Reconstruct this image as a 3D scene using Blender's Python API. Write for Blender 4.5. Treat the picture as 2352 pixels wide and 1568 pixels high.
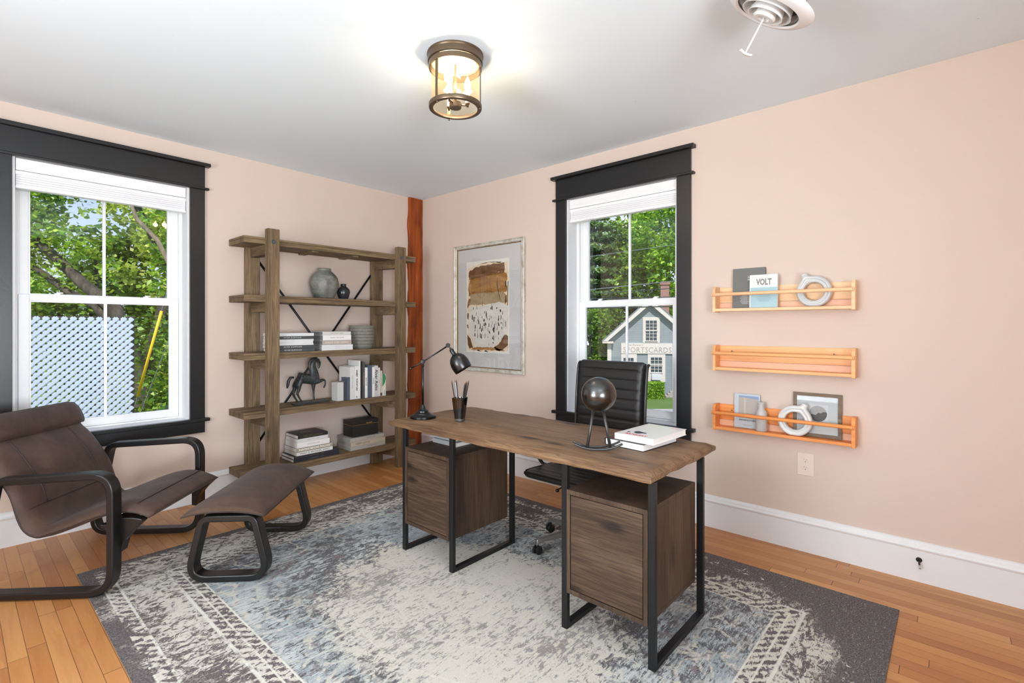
import bpy, bmesh, math, random
import numpy as np
from mathutils import Vector, Matrix

for o in list(bpy.data.objects):
    bpy.data.objects.remove(o, do_unlink=True)
sc = bpy.context.scene
COL = sc.collection
PI = math.pi

def lin(c):
    c = c / 255.0
    return c / 12.92 if c <= 0.04045 else ((c + 0.055) / 1.055) ** 2.4
def rgb(r, g, b):
    return (lin(r), lin(g), lin(b), 1.0)

# ------------------------------------------------------------------ camera
# The room's corner is the origin: wall_left is y=0, wall_right is x=0, the room lies at x<0, y<0.
F_PX, HORIZON = 1146.85, 750.0
cam_d = bpy.data.cameras.new('camera')
cam = bpy.data.objects.new('camera', cam_d)
COL.objects.link(cam)
cam.location = (-3.421, -4.358, 1.35)
cam.rotation_euler = (PI / 2, 0, math.radians(41.591 - 90))
cam_d.sensor_fit = 'HORIZONTAL'
cam_d.sensor_width = 36.0
cam_d.lens = 36.0 * F_PX / 2352.0
cam_d.shift_y = -(784.0 - HORIZON) / 2352.0
cam_d.clip_start = 0.05
cam_d.clip_end = 400
sc.camera = cam

# ------------------------------------------------------------------ render look
sc.view_settings.view_transform = 'Standard'
sc.view_settings.look = 'None'
sc.view_settings.gamma = 1.0
sc.view_settings.use_curve_mapping = False
sc.view_settings.exposure = 0.07
try:
    sc.cycles.use_denoising = True
    sc.cycles.max_bounces = 12
    sc.cycles.diffuse_bounces = 8
    sc.cycles.glossy_bounces = 4
    sc.cycles.transmission_bounces = 8
    sc.cycles.transparent_max_bounces = 16
    sc.cycles.sample_clamp_indirect = 6.0
    sc.cycles.caustics_reflective = False
    sc.cycles.caustics_refractive = False
except Exception:
    pass

# ------------------------------------------------------------------ sky (blue with drifting clouds)
world = bpy.data.worlds.new('sky')
sc.world = world
world.use_nodes = True
nt = world.node_tree
nt.nodes.clear()
w_out = nt.nodes.new('ShaderNodeOutputWorld')
w_bg = nt.nodes.new('ShaderNodeBackground')
w_bg.inputs['Strength'].default_value = 1.15
w_tc = nt.nodes.new('ShaderNodeTexCoord')
w_sep = nt.nodes.new('ShaderNodeSeparateXYZ')
w_ramp = nt.nodes.new('ShaderNodeValToRGB')
w_ramp.color_ramp.elements[0].position = 0.0
w_ramp.color_ramp.elements[0].color = rgb(215, 230, 245)
w_ramp.color_ramp.elements[1].position = 0.55
w_ramp.color_ramp.elements[1].color = rgb(110, 160, 225)
w_noise = nt.nodes.new('ShaderNodeTexNoise')
w_noise.inputs['Scale'].default_value = 4.0
w_noise.inputs['Detail'].default_value = 6.0
w_cr = nt.nodes.new('ShaderNodeValToRGB')
w_cr.color_ramp.elements[0].position = 0.5
w_cr.color_ramp.elements[1].position = 0.66
w_mix = nt.nodes.new('ShaderNodeMix')
w_mix.data_type = 'RGBA'
w_mix.inputs['B'].default_value = rgb(250, 250, 250)
nt.links.new(w_tc.outputs['Generated'], w_sep.inputs[0])
nt.links.new(w_sep.outputs['Z'], w_ramp.inputs[0])
nt.links.new(w_tc.outputs['Generated'], w_noise.inputs['Vector'])
nt.links.new(w_noise.outputs['Fac'], w_cr.inputs[0])
nt.links.new(w_cr.outputs['Color'], w_mix.inputs['Factor'])
nt.links.new(w_ramp.outputs['Color'], w_mix.inputs['A'])
nt.links.new(w_mix.outputs['Result'], w_bg.inputs['Color'])
nt.links.new(w_bg.outputs[0], w_out.inputs[0])

# ------------------------------------------------------------------ sun and the added fill lamps behind the camera
def light(name, kind, loc, rot=(0, 0, 0), energy=10, color=(1, 1, 1), **kw):
    d = bpy.data.lights.new(name, kind)
    d.energy = energy
    d.color = color
    for k, v in kw.items():
        setattr(d, k, v)
    o = bpy.data.objects.new(name, d)
    o.location = loc
    o.rotation_euler = rot
    COL.objects.link(o)
    return o

sun_dir = Vector((-0.45, -0.35, 0.82)).normalized()      # towards the sun: high, behind the house
s = light('sun', 'SUN', (0, 0, 12), energy=5.0, color=(1.0, 0.96, 0.88), angle=math.radians(0.6))
s.rotation_euler = sun_dir.to_track_quat('Z', 'Y').to_euler()
FILL_TINT = (0.86, 0.94, 1.0)
# added area lamps outside unseen openings in wall_front / wall_back, brightening the room
# two tilt up to brighten the ceiling, the third down onto the floor
light('fill_lamp_front', 'AREA', (-3.95, -6.75, 1.0), (PI / 2 + 0.74, 0, 0), 415, FILL_TINT, shape='RECTANGLE', size=2.1, size_y=1.7)
light('fill_lamp_back', 'AREA', (-5.95, -2.9, 1.0), (PI / 2 + 0.74, 0, -PI / 2), 225, FILL_TINT, shape='RECTANGLE', size=1.5, size_y=1.7)
light('fill_lamp_floor', 'AREA', (-6.0, -2.9, 2.9), (PI / 2 - 0.75, 0, -PI / 2), 190, FILL_TINT, shape='RECTANGLE', size=1.6, size_y=1.4)

# ------------------------------------------------------------------ node helper
class NT:
    def __init__(s, name):
        s.m = bpy.data.materials.new(name)
        s.m.use_nodes = True
        s.t = s.m.node_tree
        s.t.nodes.clear()
        s.out = s.t.nodes.new('ShaderNodeOutputMaterial')
        s.tc = None
    def new(s, k): return s.t.nodes.new(k)
    def set(s, sock, v):
        if isinstance(v, bpy.types.NodeSocket): s.t.links.new(v, sock)
        elif v is not None:
            if hasattr(sock.default_value, '__len__') and not hasattr(v, '__len__'): v = [v] * len(sock.default_value)
            if hasattr(sock.default_value, '__len__') and len(sock.default_value) == 3 and len(v) == 4: v = v[:3]
            sock.default_value = v
    def co(s, kind='Object'):
        if s.tc is None: s.tc = s.new('ShaderNodeTexCoord')
        return s.tc.outputs[kind]
    def map(s, v, loc=(0, 0, 0), rot=(0, 0, 0), scale=(1, 1, 1)):
        n = s.new('ShaderNodeMapping'); s.set(n.inputs['Vector'], v)
        n.inputs['Location'].default_value = loc; n.inputs['Rotation'].default_value = rot; n.inputs['Scale'].default_value = scale
        return n.outputs[0]
    def noise(s, v, scale=5, detail=3, rough=0.5, dist=0.0, out='Fac'):
        n = s.new('ShaderNodeTexNoise'); s.set(n.inputs['Vector'], v)
        n.inputs['Scale'].default_value = scale; n.inputs['Detail'].default_value = detail
        n.inputs['Roughness'].default_value = rough; n.inputs['Distortion'].default_value = dist
        return n.outputs[out]
    def vor(s, v, scale=5, rnd=1.0, out='Distance'):
        n = s.new('ShaderNodeTexVoronoi'); s.set(n.inputs['Vector'], v)
        n.inputs['Scale'].default_value = scale; n.inputs['Randomness'].default_value = rnd
        return n.outputs[out]
    def white(s, v):
        n = s.new('ShaderNodeTexWhiteNoise'); n.noise_dimensions = '3D'; s.set(n.inputs['Vector'], v)
        return n.outputs['Value']
    def math(s, op, a, b=None, c=None, clamp=False):
        n = s.new('ShaderNodeMath'); n.operation = op; n.use_clamp = clamp
        for i, v in enumerate((a, b, c)):
            if v is not None: s.set(n.inputs[i], v)
        return n.outputs[0]
    def vmath(s, op, a, b=None):
        n = s.new('ShaderNodeVectorMath'); n.operation = op
        s.set(n.inputs[0], a)
        if b is not None: s.set(n.inputs[1], b)
        return n.outputs[1] if op in ('LENGTH', 'DISTANCE', 'DOT_PRODUCT') else n.outputs[0]
    def sep(s, v):
        n = s.new('ShaderNodeSeparateXYZ'); s.set(n.inputs[0], v); return n.outputs
    def comb(s, x=0, y=0, z=0):
        n = s.new('ShaderNodeCombineXYZ')
        for i, v in enumerate((x, y, z)): s.set(n.inputs[i], v)
        return n.outputs[0]
    def ramp(s, f, *stops, interp='LINEAR'):
        n = s.new('ShaderNodeValToRGB'); s.set(n.inputs[0], f)
        cr = n.color_ramp; cr.interpolation = interp
        while len(cr.elements) < len(stops): cr.elements.new(0.5)
        for e, (p, c) in zip(cr.elements, stops):
            e.position = p; e.color = c if hasattr(c, '__len__') else (c, c, c, 1)
        return n.outputs[0]
    def mix(s, f, a, b, blend='MIX'):
        n = s.new('ShaderNodeMix'); n.data_type = 'RGBA'; n.blend_type = blend
        s.set(n.inputs[0], f); s.set(n.inputs[6], a); s.set(n.inputs[7], b)
        return n.outputs[2]
    def smooth(s, v, a, b):
        n = s.new('ShaderNodeMapRange'); n.interpolation_type = 'SMOOTHSTEP'
        s.set(n.inputs[0], v); n.inputs[1].default_value = a; n.inputs[2].default_value = b
        return n.outputs[0]
    def bump(s, h, strength=0.2, dist=0.005):
        n = s.new('ShaderNodeBump'); s.set(n.inputs['Height'], h)
        n.inputs['Strength'].default_value = strength; n.inputs['Distance'].default_value = dist
        return n.outputs[0]
    def pbr(s, color, rough=0.5, metal=0.0, normal=None, spec=0.5, **kw):
        n = s.new('ShaderNodeBsdfPrincipled')
        s.set(n.inputs['Base Color'], color); s.set(n.inputs['Roughness'], rough); s.set(n.inputs['Metallic'], metal)
        s.set(n.inputs['Specular IOR Level'], spec)
        if normal is not None: s.set(n.inputs['Normal'], normal)
        for k, v in kw.items(): s.set(n.inputs[k.replace('_', ' ')], v)
        s.t.links.new(n.outputs[0], s.out.inputs[0])
        return s.m
    def shader(s, sh):
        s.t.links.new(sh, s.out.inputs[0]); return s.m

_mc = {}
def plain(name, c, rough=0.5, metal=0.0, spec=0.5, var=0.03, scale=30, bump=0.0, **kw):
    """painted / moulded surface with a little mottling"""
    if name in _mc: return _mc[name]
    n = NT(name)
    f = n.noise(n.co(), scale, 3)
    a = tuple(min(1, x * (1 - var)) for x in c[:3]) + (1,)
    b = tuple(min(1, x * (1 + var)) for x in c[:3]) + (1,)
    col = n.mix(f, a, b)
    nor = n.bump(n.noise(n.co(), scale * 4, 2), bump, 0.002) if bump else None
    _mc[name] = n.pbr(col, rough, metal, nor, spec, **kw)
    return _mc[name]

def wood(name, dark, mid, light_, axis='x', scale=1.0, knots=0.5, rough=0.6, bump=0.25, ring=0.35):
    """planed timber: stretched fibre noise, cathedral rings and knots along one axis"""
    if name in _mc: return _mc[name]
    n = NT(name)
    ax = {'x': (0.10, 1, 1), 'y': (1, 0.10, 1), 'z': (1, 1, 0.10)}[axis]
    info = n.new('ShaderNodeObjectInfo')
    off = n.vmath('MULTIPLY', n.comb(info.outputs['Random'], info.outputs['Random'], info.outputs['Random']), (7.0, 9.0, 5.0))
    p = n.vmath('ADD', n.co(), off)
    v = n.map(p, scale=ax)
    warp = n.noise(v, 6 * scale, 2, 0.5)
    vw = n.vmath('ADD', v, n.vmath('MULTIPLY', n.comb(warp, warp, warp), (0.12, 0.12, 0.12)))
    big = n.noise(vw, 9 * scale, 4, 0.6)
    fibre = n.noise(n.map(p, scale=tuple(a * (0.35 if a < 1 else 1) for a in ax)), 150 * scale, 4, 0.65)
    rings = n.math('SINE', n.math('MULTIPLY', n.noise(v, 4.2 * scale, 1.5, 0.4), 120.0))
    rings = n.math('MULTIPLY', n.smooth(rings, 0.2, 0.95), n.smooth(n.noise(v, 2.4 * scale, 1), 0.38, 0.56))
    col = n.ramp(big, (0.25, dark), (0.5, mid), (0.78, light_))
    col = n.mix(n.math('MULTIPLY', rings, ring), col, light_)
    col = n.mix(n.math('MULTIPLY', n.smooth(fibre, 0.44, 0.60), 0.55), col, dark)
    kv = n.vor(n.vmath('ADD', n.map(p, scale=tuple((0.38 if a < 1 else 1) for a in ax)), n.vmath('MULTIPLY', n.comb(warp, fibre, warp), (0.05, 0.05, 0.05))), 7.0 * scale)
    kn = n.math('SUBTRACT', 1.0, n.smooth(kv, 0.06, 0.24))
    blot_ = n.noise(v, 16 * scale, 3, 0.6)
    col = n.mix(n.math('MULTIPLY', n.smooth(blot_, 0.58, 0.68), 0.45 * knots), col, dark)
    dk = tuple(x * 0.35 for x in dark[:3]) + (1,)
    col = n.mix(n.math('MULTIPLY', kn, knots), col, dk)
    h = n.math('ADD', fibre, n.math('MULTIPLY', rings, 0.4))
    _mc[name] = n.pbr(col, rough, 0, n.bump(h, bump, 0.002), 0.35)
    return _mc[name]

def glass(name, tint=(1, 1, 1, 1), gloss=0.08, rough=0.0):
    """thin clear glazing: lets light straight through and mirrors a little"""
    if name in _mc: return _mc[name]
    n = NT(name)
    tr = n.new('ShaderNodeBsdfTransparent'); tr.inputs[0].default_value = tint
    gl = n.new('ShaderNodeBsdfGlossy'); gl.inputs['Roughness'].default_value = rough
    lw = n.new('ShaderNodeLayerWeight'); lw.inputs[0].default_value = 0.25
    f = n.math('ADD', n.math('MULTIPLY', lw.outputs['Facing'], 0.35), gloss, clamp=True)
    mx = n.new('ShaderNodeMixShader')
    n.set(mx.inputs[0], f); n.t.links.new(tr.outputs[0], mx.inputs[1]); n.t.links.new(gl.outputs[0], mx.inputs[2])
    _mc[name] = n.shader(mx.outputs[0])
    return _mc[name]

def emit(name, c, strength):
    n = NT(name)
    e = n.new('ShaderNodeEmission'); e.inputs[0].default_value = c; e.inputs[1].default_value = strength
    return n.shader(e.outputs[0])

# ------------------------------------------------------------------ mesh helpers
def add_box(bm, x0, x1, y0, y1, z0, z1, M=None):
    vs = [Vector((x, y, z)) for z in (z0, z1) for y in (y0, y1) for x in (x0, x1)]
    if M is not None: vs = [M @ v for v in vs]
    vs = [bm.verts.new(v) for v in vs]
    for f in ((0, 2, 3, 1), (4, 5, 7, 6), (0, 1, 5, 4), (2, 6, 7, 3), (0, 4, 6, 2), (1, 3, 7, 5)):
        bm.faces.new([vs[i] for i in f])
    return vs
def box(x0, x1, y0, y1, z0, z1, M=None, bm=None):
    bm = bm or bmesh.new(); add_box(bm, min(x0, x1), max(x0, x1), min(y0, y1), max(y0, y1), min(z0, z1), max(z0, z1), M); return bm
def boxes(*a):
    bm = bmesh.new()
    for b in a: box(*b, bm=bm)
    return bm
def add_tube(bm, pts, r, n=10, caps=True):
    pts = [Vector(p) for p in pts]
    rs = r if hasattr(r, '__len__') else [r] * len(pts)
    rings = []; prev = None
    for i, p in enumerate(pts):
        d = (pts[min(i + 1, len(pts) - 1)] - pts[max(i - 1, 0)]).normalized()
        if prev is None:
            up = Vector((0, 0, 1)) if abs(d.z) < 0.9 else Vector((1, 0, 0))
            u = d.cross(up).normalized()
        else:
            u = (prev - d * prev.dot(d)).normalized()
        prev = u; w = d.cross(u)
        rings.append([bm.verts.new(p + (u * math.cos(2 * PI * k / n) + w * math.sin(2 * PI * k / n)) * rs[i]) for k in range(n)])
    for a, b in zip(rings, rings[1:]):
        for k in range(n): bm.faces.new((a[k], a[(k + 1) % n], b[(k + 1) % n], b[k]))
    if caps:
        bm.faces.new(rings[0][::-1]); bm.faces.new(rings[-1])
def tube(pts, r, n=10, bm=None):
    bm = bm or bmesh.new(); add_tube(bm, pts, r, n); return bm
def add_lathe(bm, prof, n=32, c=(0, 0, 0), M=None):
    c = Vector(c); rings = []
    for r, z in prof:
        if r < 1e-6:
            v = Vector((0, 0, z)); v = (M @ v if M else v) + c; rings.append([bm.verts.new(v)])
        else:
            ring = []
            for k in range(n):
                v = Vector((r * math.cos(2 * PI * k / n), r * math.sin(2 * PI * k / n), z))
                ring.append(bm.verts.new((M @ v if M else v) + c))
            rings.append(ring)
    for a, b in zip(rings, rings[1:]):
        if len(a) == 1 and len(b) == 1: continue
        for k in range(n):
            k2 = (k + 1) % n
            if len(a) == 1: bm.faces.new((a[0], b[k2], b[k]))
            elif len(b) == 1: bm.faces.new((a[k], a[k2], b[0]))
            else: bm.faces.new((a[k], a[k2], b[k2], b[k]))
def lathe(prof, n=32, c=(0, 0, 0), M=None, bm=None):
    bm = bm or bmesh.new(); add_lathe(bm, prof, n, c, M); return bm
def prism(poly, a, b, plane='xz', bm=None):
    """extrude a 2-D outline between a and b along the remaining axis"""
    bm = bm or bmesh.new()
    def P(u, v, w): return {'xz': (u, w, v), 'yz': (w, u, v), 'xy': (u, v, w)}[plane]
    lo = [bm.verts.new(P(u, v, a)) for u, v in poly]; hi = [bm.verts.new(P(u, v, b)) for u, v in poly]
    n = len(poly)
    for i in range(n): bm.faces.new((lo[i], lo[(i + 1) % n], hi[(i + 1) % n], hi[i]))
    bm.faces.new(lo[::-1]); bm.faces.new(hi)
    return bm
def rounded(pts, r, seg=6):
    """closed polygon with rounded corners; r one radius or one per corner"""
    n = len(pts); out = []
    for i in range(n):
        p = Vector(pts[i]).to_2d(); a = Vector(pts[i - 1]).to_2d(); b = Vector(pts[(i + 1) % n]).to_2d()
        rr = r[i] if hasattr(r, '__len__') else r
        if rr <= 0: out.append(tuple(p)); continue
        da = (a - p); db = (b - p); la = da.length; lb = db.length; da /= la; db /= lb
        ang = da.angle(db); t = min(rr / math.tan(ang / 2), la * 0.48, lb * 0.48)
        p0 = p + da * t; p1 = p + db * t
        for k in range(seg + 1):
            s_ = k / seg
            out.append(tuple(p0 * (1 - s_) ** 2 + p * 2 * s_ * (1 - s_) + p1 * s_ ** 2))
    return out
def strip_loop(outer_pts, th, a, b, plane='xz', closed=True, bm=None):
    """flat bar bent along a 2-D centre path, th thick, spanning a..b"""
    bm = bm or bmesh.new()
    def P(u, v, w): return {'xz': (u, w, v), 'yz': (w, u, v), 'xy': (u, v, w)}[plane]
    pts = [Vector(p).to_2d() for p in outer_pts]; n = len(pts); rings = []
    for i in range(n):
        if closed: d = pts[(i + 1) % n] - pts[i - 1]
        else: d = pts[min(i + 1, n - 1)] - pts[max(i - 1, 0)]
        d.normalize(); nn = Vector((-d.y, d.x)) * th / 2
        o_ = pts[i] + nn; i_ = pts[i] - nn
        rings.append([bm.verts.new(P(*o_, a)), bm.verts.new(P(*o_, b)), bm.verts.new(P(*i_, b)), bm.verts.new(P(*i_, a))])
    for i in range(n if closed else n - 1):
        A, B = rings[i], rings[(i + 1) % n]
        for k in range(4): bm.faces.new((A[k], A[(k + 1) % 4], B[(k + 1) % 4], B[k]))
    if not closed: bm.faces.new(rings[0][::-1]); bm.faces.new(rings[-1])
    return bm

ORIG = {}
def _mesh(name, bm, m, smooth):
    bmesh.ops.recalc_face_normals(bm, faces=bm.faces[:])
    me = bpy.data.meshes.new(name); bm.to_mesh(me); bm.free()
    if smooth:
        for p in me.polygons: p.use_smooth = True
    if m is not None: me.materials.append(m)
    return me
def obj(name, bm, m, parent=None, smooth=False, bevel=0.0, seg=2, label=None, world=False, sub=0, autos=None):
    """link one mesh object; world=True means the vertices are in room coordinates"""
    if world and parent is not None:
        Mi = ORIG.get(parent.name, Matrix()).inverted()
        bmesh.ops.transform(bm, matrix=Mi, verts=bm.verts[:])
    me = _mesh(name, bm, m, smooth or (autos is not None))
    if autos is not None:
        try: me.set_sharp_from_angle(angle=math.radians(autos))
        except Exception: pass
    o = bpy.data.objects.new(name, me); COL.objects.link(o)
    if parent is not None:
        o.parent = parent; ORIG[o.name] = ORIG.get(parent.name, Matrix())
    if bevel:
        md = o.modifiers.new('bevel', 'BEVEL'); md.width = bevel; md.segments = seg; md.limit_method = 'ANGLE'; md.angle_limit = math.radians(40)
    if sub:
        md = o.modifiers.new('subsurf', 'SUBSURF'); md.levels = sub; md.render_levels = sub
    if label: o['label'] = label
    return o
def tag(o, label, cat, group=None):
    o['label'] = label; o['category'] = cat
    if group: o['group'] = group
    return o
def thing(name, label, cat, loc=(0, 0, 0), rotz=0.0, group=None, kind=None):
    o = bpy.data.objects.new(name, None); COL.objects.link(o)
    o.empty_display_size = 0.1
    o.location = loc; o.rotation_euler = (0, 0, rotz)
    ORIG[o.name] = Matrix.Translation(loc) @ Matrix.Rotation(rotz, 4, 'Z')
    if label: o['label'] = label
    if cat: o['category'] = cat
    if group: o['group'] = group
    if kind: o['kind'] = kind
    return o
def single(name, bm, m, label, cat, loc, group=None, kind=None, **kw):
    """a thing that is one mesh; vertices in room coordinates, origin moved to loc"""
    bmesh.ops.translate(bm, vec=-Vector(loc), verts=bm.verts[:])
    o = obj(name, bm, m, None, **kw); o.location = loc
    ORIG[o.name] = Matrix.Translation(loc)
    if label: o['label'] = label
    if cat: o['category'] = cat
    if group: o['group'] = group
    if kind: o['kind'] = kind
    return o
def text_bm(body, size, M, depth=0.0004, bold=0.0, align='CENTER', xscale=1.0, spacing=1.0):
    cu = bpy.data.curves.new('lettering', 'FONT'); cu.body = body; cu.size = size
    cu.align_x = align; cu.align_y = 'CENTER'; cu.extrude = depth; cu.offset = bold; cu.resolution_u = 2
    cu.space_character = spacing
    o = bpy.data.objects.new('lettering_tmp', cu)
    COL.objects.link(o)
    dg = bpy.context.evaluated_depsgraph_get(); dg.update()
    me = bpy.data.meshes.new_from_object(o.evaluated_get(dg))
    bm = bmesh.new(); bm.from_mesh(me)
    bpy.data.objects.remove(o, do_unlink=True); bpy.data.curves.remove(cu); bpy.data.meshes.remove(me)
    bmesh.ops.transform(bm, matrix=M @ Matrix.Scale(xscale, 4, (1, 0, 0)), verts=bm.verts[:])
    return bm
def frame_m(origin, xdir, ydir):
    """matrix placing text: xdir along the writing, ydir its up direction"""
    x = Vector(xdir).normalized(); y = Vector(ydir).normalized(); z = x.cross(y)
    M = Matrix((x, y, z)).transposed().to_4x4(); M.translation = Vector(origin); return M
# ------------------------------------------------------------------ room materials
def wall_paint():
    n = NT('peach wall paint')
    f = n.noise(n.co(), 1.2, 2)
    col = n.mix(f, rgb(208, 190, 177), rgb(213, 196, 184))
    return n.pbr(col, 0.75, 0, n.bump(n.noise(n.co(), 220, 2), 0.06, 0.001), 0.25)
def ceiling_paint():
    n = NT('white ceiling paint')
    col = n.mix(n.noise(n.co(), 0.9, 2), rgb(221, 233, 241), rgb(226, 238, 246))
    sp = n.vor(n.map(n.co(), scale=(1, 1, 0.01)), 5.5)
    col = n.mix(n.math('MULTIPLY', n.math('SUBTRACT', 1.0, n.smooth(sp, 0.012, 0.03)), 0.5), col, rgb(170, 168, 165))
    return n.pbr(col, 0.8, 0, n.bump(n.noise(n.co(), 40, 2), 0.05, 0.002), 0.2)
def floor_wood():
    n = NT('pine strip floor')
    p = n.sep(n.co())
    u = n.math('DIVIDE', p['X'], 0.0605)
    row = n.math('FLOOR', u); fu = n.math('SUBTRACT', u, row)
    rr = n.white(n.comb(row, 3.7, 0.5))
    v = n.math('ADD', n.math('DIVIDE', p['Y'], 0.95), n.math('MULTIPLY', rr, 7.3))
    vrow = n.math('FLOOR', v); fv = n.math('SUBTRACT', v, vrow)
    r1 = n.white(n.comb(row, vrow, 1.5)); r2 = n.white(n.comb(row, vrow, 9.1))
    vec = n.comb(n.math('ADD', p['X'], n.math('MULTIPLY', r1, 9.0)), n.math('ADD', n.math('MULTIPLY', p['Y'], 0.09), n.math('MULTIPLY', r2, 11.0)), 0.0)
    g = n.noise(vec, 14, 4, 0.6, 0.6)
    fine = n.noise(n.map(vec, scale=(1, 0.5, 1)), 130, 3, 0.6)
    col = n.ramp(r1, (0.0, rgb(166, 108, 60)), (0.35, rgb(188, 130, 74)), (0.7, rgb(198, 143, 86)), (1.0, rgb(176, 116, 64)))
    col = n.mix(n.math('MULTIPLY', n.smooth(g, 0.45, 0.8), 0.5), col, rgb(150, 84, 46))
    col = n.mix(n.math('MULTIPLY', n.smooth(fine, 0.5, 0.8), 0.25), col, rgb(226, 170, 122))
    e = n.math('MINIMUM', fu, n.math('SUBTRACT', 1.0, fu))
    gap = n.math('SUBTRACT', 1.0, n.smooth(e, 0.006, 0.03))
    ev = n.math('MULTIPLY', n.math('MINIMUM', fv, n.math('SUBTRACT', 1.0, fv)), 0.95)
    gap = n.math('MAXIMUM', gap, n.math('SUBTRACT', 1.0, n.smooth(ev, 0.0008, 0.0025)))
    col = n.mix(n.math('MULTIPLY', gap, 0.72), col, rgb(70, 36, 18))
    h = n.math('SUBTRACT', n.math('MULTIPLY', fine, 0.15), gap)
    return n.pbr(col, 0.38, 0, n.bump(h, 0.35, 0.0015), 0.45)
M_WALL = wall_paint(); M_CEIL = ceiling_paint(); M_FLOOR = floor_wood()
M_TRIM = plain('white trim paint', rgb(222, 224, 226), 0.4, var=0.015)
M_VINYL = plain('white vinyl sash', rgb(238, 239, 241), 0.35, var=0.01)
M_JAMB = plain('old white jamb paint', rgb(225, 226, 228), 0.5, var=0.04)
M_BLACKTRIM = plain('black casing paint', rgb(22, 22, 24), 0.36, var=0.12, scale=14, bump=0.12)
M_PANE = glass('window glass', (1, 1, 1, 1), 0.02)

ZC = 2.728; WT = 0.25; XB = -5.2; YF = -6.0
def structure(name, bm, m, parent=None, **kw):
    o = obj(name, bm, m, parent, **kw)
    o['kind'] = 'structure'
    return o
def wall_bm(axis, c0, c1, a0, a1, openings):
    """wall slab between c0..c1 on `axis`, running a0..a1 along the other axis, holes (u0,u1,z0,z1)"""
    bm = bmesh.new()
    def B(u0, u1, z0, z1):
        if axis == 'y': box(u0, u1, c0, c1, z0, z1, bm=bm)
        else: box(c0, c1, u0, u1, z0, z1, bm=bm)
    cur = a0
    for u0, u1, z0, z1 in sorted(openings):
        B(cur, u0, 0, ZC); B(u0, u1, 0, z0); B(u0, u1, z1, ZC); cur = u1
    B(cur, a1, 0, ZC)
    return bm
W_OP = 0.955; SILL, HEAD = 0.645, 2.42
structure('wall_left', wall_bm('y', 0, WT, XB - WT, WT, [(-3.165, -3.165 + W_OP, SILL, HEAD)]), M_WALL)
structure('wall_right', wall_bm('x', 0, WT, YF - WT, 0, [(-1.934 - W_OP, -1.934, SILL, HEAD)]), M_WALL)
structure('wall_front', wall_bm('y', YF - WT, YF, XB - WT, 0, [(-4.95, -2.95, 0.7, 2.4)]), M_WALL)  # unseen wall; its opening is added to let fill light in
structure('wall_back', wall_bm('x', XB - WT, XB, YF, 0, [(-3.65, -2.15, 0.7, 2.4)]), M_WALL)  # opening here is added for the two fill lamps behind it
structure('floor', box(XB - WT, WT, YF - WT, WT, -0.12, 0), M_FLOOR)
structure('ceiling', box(XB - WT, WT, YF - WT, WT, ZC, ZC + 0.15), M_CEIL)

BB = [(0, 0), (0.017, 0), (0.017, 0.165), (0.020, 0.170), (0.022, 0.178), (0.016, 0.188), (0.014, 0.198), (0.008, 0.208), (0, 0.212)]
structure('baseboard_left', prism([(-a, z) for a, z in BB], XB, -0.187, 'yz'), M_TRIM)
structure('baseboard_right', prism([(-a, z) for a, z in BB], YF, -0.024, 'xz'), M_TRIM)

# exposed corner post: rough reddish timber set into the corner
def post_mat():
    n = NT('old red pine post')
    v = n.map(n.co(), scale=(1, 1, 0.05))
    g = n.noise(v, 26, 5, 0.62, 0.6)
    col = n.ramp(g, (0.28, rgb(74, 33, 14)), (0.46, rgb(140, 66, 24)), (0.6, rgb(160, 78, 30)), (0.8, rgb(190, 106, 50)))
    b = n.noise(n.map(n.co(), scale=(1, 1, 0.3)), 5, 3)
    col = n.mix(n.smooth(b, 0.5, 0.72), col, rgb(92, 42, 16))
    k = n.vor(n.map(n.co(), scale=(1, 1, 0.5)), 6)
    col = n.mix(n.math('SUBTRACT', 1.0, n.smooth(k, 0.03, 0.09)), col, rgb(30, 14, 8))
    return n.pbr(col, 0.6, 0, n.bump(g, 0.7, 0.006), 0.3)
random.seed(5)
bm = bmesh.new()
prev = None
for i in range(46):
    z = ZC * i / 45
    a = -0.185 + 0.006 * math.sin(i * 0.9) + random.uniform(-.003, .003); d = -0.022 + random.uniform(-.002, .002)
    ring = [bm.verts.new(p) for p in ((a, 0.0, z), (a + 0.006, d, z), (-0.1, d - 0.002 + random.uniform(-.001, .001), z), (-0.006, d, z), (0.0, d + .002, z), (0.0, 0.0, z))]
    if prev:
        for k in range(6): bm.faces.new((prev[k], prev[(k + 1) % 6], ring[(k + 1) % 6], ring[k]))
    else: bm.faces.new(ring[::-1])
    prev = ring
bm.faces.new(prev)
structure('trim_1', bm, post_mat())

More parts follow.
